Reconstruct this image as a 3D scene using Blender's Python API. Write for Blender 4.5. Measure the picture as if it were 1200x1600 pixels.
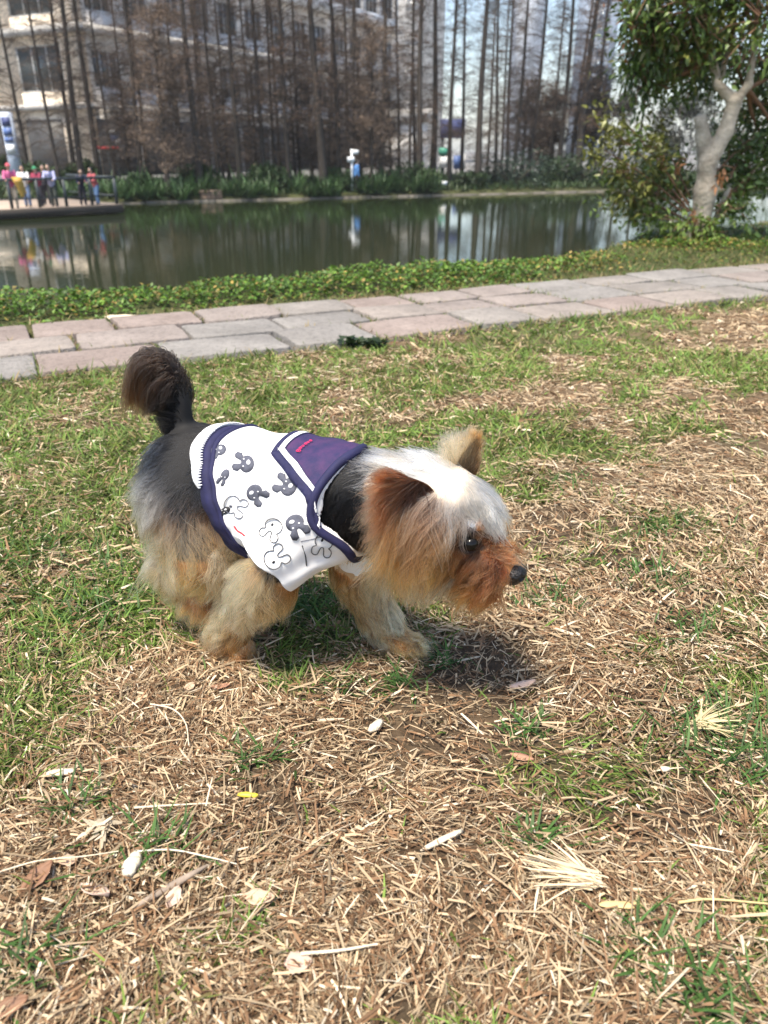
import bpy, bmesh, math, random
import numpy as np
from mathutils import Vector, Matrix, Euler
from mathutils.bvhtree import BVHTree
from mathutils.geometry import delaunay_2d_cdt

for o in list(bpy.data.objects):
    bpy.data.objects.remove(o)
scene = bpy.context.scene
C = scene.collection
rng = np.random.default_rng(7)
random.seed(7)

# ------------------------------------------------------------------ camera
EYE = np.array([0.0, 0.0, 0.8])
PITCH = math.atan(565 / 1200)
cam_data = bpy.data.cameras.new('camera')
cam = bpy.data.objects.new('camera', cam_data)
C.objects.link(cam)
cam.location = EYE
cam.rotation_euler = (math.pi / 2 - PITCH, 0, 0)
cam_data.sensor_fit = 'VERTICAL'
cam_data.sensor_height = 24.0
cam_data.lens = 24.0 * 1200 / 1600
cam_data.clip_start = 0.05
cam_data.clip_end = 3000
cam_data.dof.use_dof = True
cam_data.dof.focus_distance = 1.30
cam_data.dof.aperture_fstop = 3.5
scene.camera = cam

# ------------------------------------------------------------------ sky, sun, exposure
SUN_AZ = (-0.60, -0.80)
SUN_EL = math.radians(67)
world = bpy.data.worlds.new('World')
scene.world = world
world.use_nodes = True
wn = world.node_tree
sky = wn.nodes.new('ShaderNodeTexSky')
sky.sky_type = 'NISHITA'
sky.sun_disc = False
sky.sun_elevation = SUN_EL
sky.sun_rotation = math.atan2(SUN_AZ[0], SUN_AZ[1])
sky.air_density = 1.0
sky.dust_density = 1.2
sky.ozone_density = 0.6
bg = wn.nodes['Background']
bg.inputs['Strength'].default_value = 0.15
wn.links.new(sky.outputs[0], bg.inputs['Color'])
sun_data = bpy.data.lights.new('sun', 'SUN')
sun_data.energy = 4.6
sun_data.angle = math.radians(10.0)
sun_data.color = (1.0, 0.91, 0.77)
sun = bpy.data.objects.new('sun', sun_data)
C.objects.link(sun)
sd = Vector((SUN_AZ[0] * math.cos(SUN_EL), SUN_AZ[1] * math.cos(SUN_EL), math.sin(SUN_EL)))
sun.rotation_euler = sd.to_track_quat('Z', 'Y').to_euler()
sun.location = (-6, -4, 12)
scene.render.engine = 'CYCLES'
scene.view_settings.view_transform = 'Standard'
scene.view_settings.look = 'None'
scene.view_settings.gamma = 1.0
scene.view_settings.exposure = 0.84
scene.view_settings.use_curve_mapping = False
scene.cycles.use_denoising = True
scene.cycles.max_bounces = 8
scene.cycles.transparent_max_bounces = 8
scene.render.film_transparent = False

# ------------------------------------------------------------------ helpers
def link(o, parent=None):
    C.objects.link(o)
    if parent is not None:
        o.parent = parent
    return o

def tag(o, label=None, cat=None, group=None, kind=None):
    if label: o['label'] = label
    if cat: o['category'] = cat
    if group: o['group'] = group
    if kind: o['kind'] = kind
    return o

def empty(name, loc=(0, 0, 0), rz=0.0):
    o = bpy.data.objects.new(name, None)
    o.empty_display_size = 0.1
    o.location = loc
    o.rotation_euler = (0, 0, rz)
    return link(o)

def make_mesh(name, V, F, mat=None, smooth=True, col=None):
    """V (n,3); F (m,k) array of faces or a list of arrays with different k."""
    V = np.asarray(V, dtype=np.float32)
    Fs = F if isinstance(F, list) else [F]
    Fs = [np.asarray(f, dtype=np.int32) for f in Fs if len(f)]
    me = bpy.data.meshes.new(name)
    nl = sum(f.size for f in Fs)
    nf = sum(len(f) for f in Fs)
    me.vertices.add(len(V))
    me.vertices.foreach_set('co', V.ravel())
    me.loops.add(nl)
    me.loops.foreach_set('vertex_index', np.concatenate([f.ravel() for f in Fs]))
    me.polygons.add(nf)
    tot = np.concatenate([np.full(len(f), f.shape[1], np.int32) for f in Fs])
    start = np.concatenate([[0], np.cumsum(tot)[:-1]]).astype(np.int32)
    me.polygons.foreach_set('loop_start', start)
    if smooth:
        me.polygons.foreach_set('use_smooth', np.ones(nf, dtype=bool))
    me.update(calc_edges=True)
    me.validate()
    if col is not None:
        a = me.attributes.new('col', 'FLOAT_COLOR', 'POINT')
        c4 = np.ones((len(V), 4), np.float32)
        c4[:, :3] = col
        a.data.foreach_set('color', c4.ravel())
    if mat is not None:
        me.materials.append(mat)
    return me

def mobj(name, V, F, mat, parent=None, smooth=True, col=None):
    me = make_mesh(name, V, F, mat, smooth, col)
    return link(bpy.data.objects.new(name, me), parent)

class MB:
    """collects boxes, tubes and the like into one mesh"""
    def __init__(self):
        self.v = []; self.f = {}; self.n = 0; self.c = []
    def add(self, V, F, col=None):
        V = np.asarray(V, float); F = np.asarray(F, int)
        self.v.append(V)
        self.f.setdefault(F.shape[1], []).append(F + self.n)
        self.n += len(V)
        self.c.append(np.tile(np.asarray(col if col is not None else (1, 1, 1), float), (len(V), 1)) if np.ndim(col) < 2 else np.asarray(col))
        return self
    def box(self, lo, hi, M=None, col=None):
        x0, y0, z0 = lo; x1, y1, z1 = hi
        V = np.array([[x0,y0,z0],[x1,y0,z0],[x1,y1,z0],[x0,y1,z0],[x0,y0,z1],[x1,y0,z1],[x1,y1,z1],[x0,y1,z1]], float)
        if M is not None:
            V = V @ np.asarray(M)[:3, :3].T + np.asarray(M)[:3, 3]
        return self.add(V, [[0,3,2,1],[4,5,6,7],[0,1,5,4],[1,2,6,5],[2,3,7,6],[3,0,4,7]], col)
    def tube(self, P, R, k=8, cap=True, col=None):
        V, F = tube(P, R, k)
        self.add(V, F, col)
        if cap:
            for ring in (np.arange(k)[::-1], np.arange(k) + len(V) - k):
                self.f.setdefault(k, []).append((ring + self.n - len(V))[None, :])
        return self
    def build(self, name, mat, parent=None, smooth=False, usecol=False):
        V = np.concatenate(self.v)
        return mobj(name, V, [np.concatenate(x) for x in self.f.values()], mat, parent, smooth, np.concatenate(self.c) if usecol else None)

def tube(P, R, k=8):
    P = np.asarray(P, float); n = len(P)
    R = np.broadcast_to(np.asarray(R, float), (n,))
    T = np.gradient(P, axis=0); T /= np.linalg.norm(T, axis=1)[:, None] + 1e-12
    ref = np.array([0, 0, 1.0]) if abs(T[:, 2]).mean() < 0.8 else np.array([1.0, 0, 0])
    A = np.cross(T, ref); A /= np.linalg.norm(A, axis=1)[:, None] + 1e-12
    B = np.cross(T, A)
    a = np.linspace(0, 2 * np.pi, k, endpoint=False)
    V = P[:, None, :] + R[:, None, None] * (np.cos(a)[None, :, None] * A[:, None, :] + np.sin(a)[None, :, None] * B[:, None, :])
    i = np.arange(n - 1)[:, None] * k; j = np.arange(k)[None, :]; j2 = (j + 1) % k
    F = np.stack([i + j, i + j2, i + k + j2, i + k + j], -1).reshape(-1, 4)
    return V.reshape(-1, 3), F

def spline(P, n):
    """Catmull-Rom through P, n samples"""
    P = np.asarray(P, float)
    Q = np.vstack([2 * P[0] - P[1], P, 2 * P[-1] - P[-2]])
    t = np.linspace(0, len(P) - 1 - 1e-9, n); i = t.astype(int); u = (t - i)[:, None]
    a, b, c, d = Q[i], Q[i + 1], Q[i + 2], Q[i + 3]
    return 0.5 * (2 * b + (c - a) * u + (2 * a - 5 * b + 4 * c - d) * u ** 2 + (3 * b - a - 3 * c + d) * u ** 3)

def smooth01(x, a, b):
    t = np.clip((np.asarray(x, float) - a) / (b - a), 0, 1)
    return t * t * (3 - 2 * t)

_lat = rng.random((256, 256))
def vnoise(x, y, scale=1.0, seed=0):
    x = np.asarray(x, float) * scale + 37.7 * seed + 100; y = np.asarray(y, float) * scale + 91.3 * seed + 100
    i = np.floor(x).astype(int); j = np.floor(y).astype(int)
    u = x - i; v = y - j; u = u * u * (3 - 2 * u); v = v * v * (3 - 2 * v)
    g = lambda a, b: _lat[a % 256, b % 256]
    return (g(i, j) * (1 - u) + g(i + 1, j) * u) * (1 - v) + (g(i, j + 1) * (1 - u) + g(i + 1, j + 1) * u) * v
def fbm(x, y, scale=1.0, octs=4, seed=0):
    s = 0; a = 1; t = 0
    for k in range(octs):
        s = s + a * vnoise(x, y, scale * 2 ** k, seed + k); t += a; a *= 0.5
    return s / t

# signed-distance modelling: capsules and ellipsoids blended smoothly, meshed with surface nets
def sd_cap(P, a, b, ra, rb):
    a = np.asarray(a, float); b = np.asarray(b, float); d = b - a
    h = np.clip(((P - a) @ d) / max(d @ d, 1e-12), 0, 1)
    return np.linalg.norm(P - a - h[..., None] * d, axis=-1) - (ra + (rb - ra) * h)
def sd_ell(P, c, r, M=None):
    q = P - np.asarray(c, float)
    if M is not None: q = q @ np.asarray(M)
    r = np.asarray(r, float)
    k = np.linalg.norm(q / r, axis=-1)
    return (k - 1) * r.min() * (0.5 + 0.5 * np.minimum(k, 1)) if False else k * (k - 1) / (np.linalg.norm(q / (r * r), axis=-1) + 1e-9)
def smin(a, b, k):
    h = np.clip(0.5 + 0.5 * (b - a) / k, 0, 1)
    return b * (1 - h) + a * h - k * h * (1 - h)
def surface_nets(fn, lo, hi, res):
    lo = np.asarray(lo, float); hi = np.asarray(hi, float)
    n = np.maximum(np.ceil((hi - lo) / res).astype(int) + 1, 3)
    ax = [lo[i] + res * np.arange(n[i]) for i in range(3)]
    G = np.stack(np.meshgrid(*ax, indexing='ij'), -1)
    D = fn(G)
    s = D < 0
    c8 = [(i, j, k) for i in (0, 1) for j in (0, 1) for k in (0, 1)]
    sub = lambda A, c: A[c[0]:n[0] - 1 + c[0], c[1]:n[1] - 1 + c[1], c[2]:n[2] - 1 + c[2]]
    cnt = sum(sub(s, c).astype(int) for c in c8)
    act = (cnt > 0) & (cnt < 8)
    acc = np.zeros(act.shape + (3,)); num = np.zeros(act.shape)
    for a in c8:
        for b in c8:
            if sum(b) - sum(a) == 1 and all(q >= p for p, q in zip(a, b)):
                da, db = sub(D, a), sub(D, b)
                cr = (da < 0) != (db < 0)
                t = np.where(cr, da / np.where(cr, da - db, 1), 0)
                p = np.array(a, float) + t[..., None] * (np.array(b, float) - np.array(a, float))
                acc += np.where(cr[..., None], p, 0); num += cr
    idx = -np.ones(act.shape, int)
    cells = np.argwhere(act)
    idx[act] = np.arange(len(cells))
    V = lo + res * (cells + (acc[act] / num[act][:, None]))
    F = []
    for axis in range(3):
        o1, o2 = (axis + 1) % 3, (axis + 2) % 3
        A = np.take(s, np.arange(n[axis] - 1), axis); B = np.take(s, np.arange(1, n[axis]), axis)
        e = np.argwhere(A != B)
        e = e[(e[:, o1] > 0) & (e[:, o2] > 0) & (e[:, o1] < n[o1] - 1) & (e[:, o2] < n[o2] - 1)]
        flip = A[tuple(e.T)]
        q = []
        for d1, d2 in ((0, 0), (-1, 0), (-1, -1), (0, -1)):
            t = e.copy(); t[:, o1] += d1; t[:, o2] += d2
            q.append(idx[tuple(t.T)])
        q = np.stack(q, -1)
        q[~flip] = q[~flip][:, ::-1]
        F.append(q)
    return V, np.concatenate(F)

def blades(base, yaw, pitch, length, width, bend, col, nseg=2, roll=None, taper=0.15, tipcol=None):
    """flat bent strips: one per base point -> V, F, colours"""
    n = len(base)
    d = np.stack([np.cos(yaw) * np.cos(pitch), np.sin(yaw) * np.cos(pitch), np.sin(pitch)], -1)
    side = np.stack([-np.sin(yaw), np.cos(yaw), np.zeros(n)], -1)
    upv = np.cross(d, side)
    if roll is not None:
        cr, sr = np.cos(roll)[:, None], np.sin(roll)[:, None]
        side, upv = side * cr + upv * sr, upv * cr - side * sr
    k = nseg + 1
    V = np.zeros((n, k, 2, 3)); Cc = np.zeros((n, k, 2, 3))
    for i in range(k):
        t = i / nseg
        p = base + d * (length * t)[:, None] + upv * 0 + np.stack([np.zeros(n), np.zeros(n), -np.abs(bend) * t * t], -1) + side * (0.6 * bend * t * t)[:, None]
        prof = (1 - (1 - taper) * t ** 1.6) if taper < 0.9 else 1.0
        if taper < 0.9 and nseg > 1 and i == 0: prof = 0.75
        w = (width * 0.5 * prof)[:, None]
        V[:, i, 0] = p - side * w; V[:, i, 1] = p + side * w
        cc = col if tipcol is None else col * (1 - t) + tipcol * t
        Cc[:, i, 0] = cc; Cc[:, i, 1] = cc
    b = (np.arange(n) * k * 2)[:, None]
    F = np.concatenate([b + np.array([[2 * i, 2 * i + 1, 2 * i + 3, 2 * i + 2]]) for i in range(nseg)], 0)
    return V.reshape(-1, 3), F, Cc.reshape(-1, 3)

def merge(parts):
    V = []; F = []; K = []; n = 0
    for v, f, c in parts:
        V.append(v); F.append(f + n); K.append(c); n += len(v)
    return np.concatenate(V), np.concatenate(F), np.concatenate(K)

# ------------------------------------------------------------------ materials
def mat(name, color=(0.5, 0.5, 0.5), rough=0.7, attr=False, noise=None, noise_amt=0.25, bump=None, spec=0.5,
        metallic=0.0, translucent=0.0, emission=None, sheen=0.0, color2=None, coords='Object', var=0.0):
    m = bpy.data.materials.new(name); m.use_nodes = True
    nt = m.node_tree; N = nt.nodes; L = nt.links
    b = N['Principled BSDF']
    b.inputs['Roughness'].default_value = rough
    b.inputs['Specular IOR Level'].default_value = spec
    b.inputs['Metallic'].default_value = metallic
    if sheen: b.inputs['Sheen Weight'].default_value = sheen
    src = None
    if attr:
        a = N.new('ShaderNodeAttribute'); a.attribute_name = 'col'; src = a.outputs['Color']
    tc = N.new('ShaderNodeTexCoord')
    if noise:
        tx = N.new('ShaderNodeTexNoise'); tx.inputs['Scale'].default_value = noise; tx.inputs['Detail'].default_value = 6
        tx.inputs['Roughness'].default_value = 0.65
        L.new(tc.outputs[coords], tx.inputs['Vector'])
        if color2 is not None:
            mx = N.new('ShaderNodeMix'); mx.data_type = 'RGBA'
            rp = N.new('ShaderNodeMapRange'); rp.inputs['From Min'].default_value = 0.35; rp.inputs['From Max'].default_value = 0.65
            L.new(tx.outputs['Fac'], rp.inputs['Value']); L.new(rp.outputs[0], mx.inputs[0])
            mx.inputs[6].default_value = (*color, 1); mx.inputs[7].default_value = (*color2, 1)
            src = mx.outputs[2]
        else:
            rp = N.new('ShaderNodeMapRange'); rp.inputs['From Min'].default_value = 0.25; rp.inputs['From Max'].default_value = 0.75
            rp.inputs['To Min'].default_value = 1 - noise_amt; rp.inputs['To Max'].default_value = 1 + noise_amt
            L.new(tx.outputs['Fac'], rp.inputs['Value'])
            mx = N.new('ShaderNodeMix'); mx.data_type = 'RGBA'; mx.blend_type = 'MULTIPLY'; mx.inputs[0].default_value = 1
            if src: L.new(src, mx.inputs[6])
            else: mx.inputs[6].default_value = (*color, 1)
            L.new(rp.outputs[0], mx.inputs[7]); src = mx.outputs[2]
    if var:
        oi = N.new('ShaderNodeObjectInfo')
        rp = N.new('ShaderNodeMapRange'); rp.inputs['To Min'].default_value = 1 - var; rp.inputs['To Max'].default_value = 1 + var
        L.new(oi.outputs['Random'], rp.inputs['Value'])
        mx = N.new('ShaderNodeMix'); mx.data_type = 'RGBA'; mx.blend_type = 'MULTIPLY'; mx.inputs[0].default_value = 1
        if src: L.new(src, mx.inputs[6])
        else: mx.inputs[6].default_value = (*color, 1)
        L.new(rp.outputs[0], mx.inputs[7]); src = mx.outputs[2]
    if src: L.new(src, b.inputs['Base Color'])
    else: b.inputs['Base Color'].default_value = (*color, 1)
    if bump:
        sc_, st_ = bump
        tb = N.new('ShaderNodeTexNoise'); tb.inputs['Scale'].default_value = sc_; tb.inputs['Detail'].default_value = 5
        L.new(tc.outputs[coords], tb.inputs['Vector'])
        bp = N.new('ShaderNodeBump'); bp.inputs['Strength'].default_value = st_; bp.inputs['Distance'].default_value = 0.02
        L.new(tb.outputs['Fac'], bp.inputs['Height']); L.new(bp.outputs[0], b.inputs['Normal'])
    if emission:
        b.inputs['Emission Color'].default_value = (*emission[0], 1); b.inputs['Emission Strength'].default_value = emission[1]
    if translucent:
        tr = N.new('ShaderNodeBsdfTranslucent'); ms = N.new('ShaderNodeMixShader'); ms.inputs[0].default_value = translucent
        if src: L.new(src, tr.inputs['Color'])
        else: tr.inputs['Color'].default_value = (*color, 1)
        L.new(b.outputs[0], ms.inputs[1]); L.new(tr.outputs[0], ms.inputs[2])
        L.new(ms.outputs[0], N['Material Output'].inputs['Surface'])
    return m
# ================================================================== the place
_c, _s = math.cos(PITCH), math.sin(PITCH)
def ray(px, py):
    x, y = (px - 600) / 1200, (800 - py) / 1200
    return np.array([x, _c + y * _s, -_s + y * _c])
def on_z(px, py, z=0.0):
    r = ray(px, py); return EYE + r * (z - EYE[2]) / r[2]
def on_y(px, py, Y):
    r = ray(px, py); return EYE + r * Y / r[1]
def px_size(P):
    """metres covered by one pixel of the photograph at P"""
    return ((P[1] - EYE[1]) * _c - (P[2] - EYE[2]) * _s) / 1200

WATER_Z = -1.35
# path frame: u along, w across (w = 0 at its far edge)
P0 = np.array([0.0, 4.66]); PU = np.array([math.cos(math.radians(26.5)), math.sin(math.radians(26.5))]); PW = np.array([-PU[1], PU[0]])
def uw(x, y):
    return (x - P0[0]) * PU[0] + (y - P0[1]) * PU[1], (x - P0[0]) * PW[0] + (y - P0[1]) * PW[1]
def from_uw(u, w):
    return P0[0] + u * PU[0] + w * PW[0], P0[1] + u * PU[1] + w * PW[1]
PATH_W = 0.99
# far shore
FA = on_z(200, 318, WATER_Z)[:2]; FB = on_z(950, 299, WATER_Z)[:2]
FU = (FB - FA) / np.linalg.norm(FB - FA); FN = np.array([-FU[1], FU[0]])
def shore(x, y):
    return (x - FA[0]) * FN[0] + (y - FA[1]) * FN[1]
def crest(x):
    return .62 + .12 * np.sin(1.3 * np.asarray(x)) + 1.7 * smooth01(x, 1.2, 3.2) - .6 * smooth01(x, 5, 8)
def gz(x, y):
    x = np.asarray(x, float); y = np.asarray(y, float)
    u, w = uw(x, y); d = shore(x, y)
    lawn = .022 * (fbm(x, y, .9, 3, 3) - .5) + .012 * (fbm(x, y, 9, 2, 5) - .5)
    lawn = lawn - .05 * smooth01(w, -PATH_W - .03, -PATH_W + .03) * (1 - smooth01(w, -.03, .04))
    lawn = lawn + .03 * smooth01(w, .05, .5)
    near = lawn - np.clip(w - crest(x), 0, 9) * .62
    near = np.maximum(near, -2.3)
    far = -1.55 + 1.2 * smooth01(d, -.4, .25) * .35 + .35 * smooth01(d, .2, 5)
    far = np.where(d < -.4, -2.3 + .75 * smooth01(d, -3, -.4), far)
    t = smooth01(d, -6, -3)
    return near * (1 - t) + far * t
def axis(parts):
    out = [parts[0][0]]
    for a, b, st in parts:
        n = max(1, int(round((b - a) / st))); out += list(a + (b - a) * np.arange(1, n + 1) / n)
    return np.array(out)
gx = axis([(-900, -200, 100), (-200, -60, 20), (-60, -12, 3), (-12, -3, .3), (-3, 4, .04), (4, 12, .25), (12, 60, 3), (60, 200, 20), (200, 900, 100)])
gy = axis([(-60, -4, 8), (-4, 0, .4), (0, 4.4, .035), (4.4, 9, .08), (9, 60, .7), (60, 200, 10), (200, 1500, 100)])
X, Y = np.meshgrid(gx, gy, indexing='ij')
Z = gz(X, Y)
nx, ny = X.shape
i = np.arange(nx - 1)[:, None] * ny; j = np.arange(ny - 1)[None, :]
F = np.stack([i + j, i + ny + j, i + ny + j + 1, i + j + 1], -1).reshape(-1, 4)
U_, W_ = uw(X, Y)

def green(x, y):
    """share of living grass in the lawn"""
    u, w = uw(x, y)
    cov = .16 + .30 * smooth01(y, .75, 1.45) + .26 * smooth01(-x, .05, .60) * smooth01(y, .72, 1.2) + .16 * smooth01(-x, .10, .3) * (1 - smooth01(y, .7, 1.0)) + .10 * smooth01(x, .25, .6) * (1 - smooth01(y, 1.2, 1.5))
    cov = cov + .24 * smooth01(-x, -.3, .5) * smooth01(y, 1.3, 2.0) + .14 * smooth01(w, -1.7, -1.0)
    n = fbm(x, y, 4.6, 4, 11) * .72 + fbm(x, y, 1.2, 2, 21) * .28
    return np.clip((n - (.5 + (.5 - np.minimum(cov, .85)) * .46)) * 7 + .5, 0, 1)
soil = np.array([.040, .027, .018]); dryc = np.array([.115, .080, .047]); greenc = np.array([.05, .075, .022])
mixn = fbm(X, Y, 16, 3, 31)[..., None]; gg = green(X, Y)[..., None]
gc = soil * (1 - mixn) + dryc * mixn
farw = smooth01(Y, 1.5, 3.2)[..., None]
gc = gc * (1 - .6 * farw) + dryc * 1.9 * .6 * farw
gc = gc * (1 - .65 * gg) + greenc * .65 * gg
bank = smooth01(W_, .0, .3)[..., None]
gc = gc * (1 - bank) + np.array([.06, .065, .025]) * bank
street = smooth01(shore(X, Y), 9, 12)[..., None]
gc = gc * (1 - street) + np.array([.16, .155, .15]) * street
ground_m = mat('ground_soil', attr=True, rough=.95, noise=70, noise_amt=.35, bump=(120, .5), spec=.2)
gnd = mobj('ground', np.stack([X, Y, Z], -1).reshape(-1, 3), F, ground_m, None, True, gc.reshape(-1, 3))
tag(gnd, kind='structure')

# ------------------------------------------------------------------ pond
water_m = mat('pond_water', (.018, .025, .010), .03, spec=.5)
nt = water_m.node_tree; N = nt.nodes; L = nt.links
b = N['Principled BSDF']; b.inputs['IOR'].default_value = 1.333
tc = N.new('ShaderNodeTexCoord'); mp = N.new('ShaderNodeMapping'); mp.inputs['Scale'].default_value = (1.0, 2.2, 1)
n1 = N.new('ShaderNodeTexNoise'); n1.inputs['Scale'].default_value = 2.2; n1.inputs['Detail'].default_value = 3
bp = N.new('ShaderNodeBump'); bp.inputs['Strength'].default_value = .035; bp.inputs['Distance'].default_value = .05
L.new(tc.outputs['Object'], mp.inputs[0]); L.new(mp.outputs[0], n1.inputs['Vector']); L.new(n1.outputs['Fac'], bp.inputs['Height']); L.new(bp.outputs[0], b.inputs['Normal'])
wa = mobj('water', [(-70, 3, WATER_Z), (70, 3, WATER_Z), (70, 80, WATER_Z), (-70, 80, WATER_Z)], np.array([[0, 1, 2, 3]]), water_m)
# cut the sheet to the pond's own shape by the banks standing above it
tag(wa, kind='structure')

# ------------------------------------------------------------------ stone path
path = empty('path', (P0[0], P0[1], 0)); tag(path, kind='structure')
path.rotation_euler = (0, 0, math.radians(26.5))
slab_ms = []
def stone_mat(c, c2):
    m = mat('paving_stone', c, .92, noise=4.5, color2=c2, bump=(70, .45), spec=.2)
    nt = m.node_tree; N = nt.nodes; L = nt.links; b = N['Principled BSDF']
    src = b.inputs['Base Color'].links[0].from_socket
    tc = [n for n in N if n.type == 'TEX_COORD'][0]
    geo = N.new('ShaderNodeObjectInfo'); add = N.new('ShaderNodeVectorMath'); add.operation = 'ADD'
    sc = N.new('ShaderNodeVectorMath'); sc.operation = 'SCALE'; sc.inputs[3].default_value = 7.0
    L.new(geo.outputs['Location'], sc.inputs[0]); L.new(sc.outputs[0], add.inputs[1]); L.new(tc.outputs['Object'], add.inputs[0])
    for n in N:
        if n.type == 'TEX_NOISE': L.new(add.outputs[0], n.inputs['Vector'])
    out = src
    for (scale, lo, hi, dark) in ((34, .50, .68, .76), (160, .52, .70, .74), (2.2, .45, .62, .86)):      # lichen, grit, weather stains
        t = N.new('ShaderNodeTexNoise'); t.inputs['Scale'].default_value = scale; t.inputs['Detail'].default_value = 5; L.new(add.outputs[0], t.inputs['Vector'])
        r = N.new('ShaderNodeMapRange'); r.inputs['From Min'].default_value = lo; r.inputs['From Max'].default_value = hi; r.inputs['To Min'].default_value = 1; r.inputs['To Max'].default_value = dark; L.new(t.outputs['Fac'], r.inputs['Value'])
        mx = N.new('ShaderNodeMix'); mx.data_type = 'RGBA'; mx.blend_type = 'MULTIPLY'; mx.inputs[0].default_value = 1; L.new(out, mx.inputs[6]); L.new(r.outputs[0], mx.inputs[7]); out = mx.outputs[2]
    L.new(out, b.inputs['Base Color'])
    return m
for k, (c, c2) in enumerate([((.305, .262, .235), (.235, .20, .18)), ((.30, .272, .245), (.225, .205, .185)), ((.32, .278, .245), (.24, .21, .187)), ((.28, .262, .242), (.21, .197, .183)), ((.305, .25, .222), (.23, .185, .162))]):
    slab_ms.append(stone_mat(c, c2))
def slab(u0, u1, w0, w1, m):
    cx, cy = (u0 + u1) / 2, (w0 + w1) / 2; a, b = (u1 - u0) / 2, (w1 - w0) / 2
    pts = []
    for (sx, sy) in ((1, 1), (-1, 1), (-1, -1), (1, -1)):
        r = .012 + .022 * random.random() ** 3
        e = [(sx * a, sy * (b - r)), (sx * (a - r), sy * b)] if sx * sy > 0 else [(sx * (a - r), sy * b), (sx * a, sy * (b - r))]
        pts += e
        nx_ = {(1, 1): (0, b), (-1, 1): (-a, 0), (-1, -1): (0, -b), (1, -1): (a, 0)}[(sx, sy)]
        pts.append((nx_[0] * (1 + .015 * random.uniform(-1, .5)), nx_[1] * (1 + .015 * random.uniform(-1, .5))))
    pts = np.array(pts) + rng.normal(size=(12, 2)) * .0045
    n = 12
    tilt = rng.normal(size=2) * .014; top = .028 + .006 * random.uniform(-1, 1)
    def ring(sc, z): return np.column_stack([pts[:, 0] * (1 - sc / a), pts[:, 1] * (1 - sc / b), np.full(n, z) + (pts @ tilt)])
    V = np.vstack([ring(0, -.06), ring(0, top - .006), ring(.002, top - .002), ring(.007, top), [[0, 0, top + .001]]])
    F4 = np.array([[r * n + q, r * n + (q + 1) % n, (r + 1) * n + (q + 1) % n, (r + 1) * n + q] for r in range(3) for q in range(n)])
    F3 = np.array([[3 * n + q, 3 * n + (q + 1) % n, 4 * n] for q in range(n)])
    o = mobj('paving_slab', V, [F4, F3], m, path, False)
    o.location = (cx, cy, 0); o.rotation_euler = (0, 0, random.gauss(0, .006))
    return o
rw = [(-.99, -.656), (-.640, -.330), (-.312, .0)]
joints = []
for r, (w0, w1) in enumerate(rw):
    u = -3.35 - .2 * r
    while u < 8.6:
        Lb = random.choice([.38, .42, .46, .50, .54])
        g_ = .014 + .014 * random.random()
        slab(u + g_ / 2, u + Lb - g_ / 2, w0 + .010 * random.random(), w1 - .010 * random.random(), random.choice(slab_ms))
        joints.append((u, w0, w1)); u += Lb

# ------------------------------------------------------------------ far bank: kerb stones
def far_pt(u, d, z=None):
    p = FA + FU * u + FN * d
    return np.array([p[0], p[1], gz(p[0], p[1]) if z is None else z])
stone_m = mat('bank_stone', (.13, .115, .095), .9, noise=3, noise_amt=.35, bump=(12, .4), var=.15)
kerb = empty('stone_bank_edge', far_pt(0, 0, WATER_Z)); tag(kerb, 'low grey stone edging along the far shore of the pond', 'stone edging')
kerb.rotation_euler = (0, 0, math.atan2(FU[1], FU[0]))
u = -16.0
while u < 46:
    Ls = random.uniform(1.2, 1.9); hgt = .05 + .03 * random.random()
    k = MB(); k.box((u + .01, -.16 + .03 * random.random(), -.25), (u + Ls - .01, .22, hgt)); o = k.build('kerb_stone', stone_m, kerb)
    u += Ls

# ------------------------------------------------------------------ buildings
win_glass = mat('window_glass', (.05, .065, .07), .08, spec=.6)
frame_m = mat('window_frame', (.55, .55, .54), .5)
def face_frame(origin, d):
    """matrix: local x along d, local y into the building, z up"""
    d = np.array([d[0], d[1]]); d = d / np.linalg.norm(d)
    return math.atan2(d[1], d[0])
def win_mesh(w, h, bars=1):
    m = MB(); t = .09; y0, y1 = -.05, .12
    m.box((-w / 2, y0, 0), (-w / 2 + t, y1, h)); m.box((w / 2 - t, y0, 0), (w / 2, y1, h))
    m.box((-w / 2 + t, y0, 0), (w / 2 - t, y1, t)); m.box((-w / 2 + t, y0, h - t), (w / 2 - t, y1, h))
    for q in range(bars):
        x = -w / 2 + w * (q + 1) / (bars + 1); m.box((x - .03, y0 + .02, t), (x + .03, y1 - .02, h - t))
    return m
def add_windows(parent, wm, pm, spots, rz, name='window'):
    for p in spots:
        f = bpy.data.objects.new(name, wm); link(f, parent); f.location = p; f.rotation_euler = (0, 0, rz)
        g = bpy.data.objects.new('pane', pm); link(g, f)
def mesh_of(mb, name, m):
    return make_mesh(name, np.concatenate(mb.v), [np.concatenate(x) for x in mb.f.values()], m, False)
def pane_mesh(w, h, m):
    q = MB(); q.box((-w / 2 + .09, .04, .09), (w / 2 - .09, .07, h - .09)); return mesh_of(q, 'pane', m)
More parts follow.
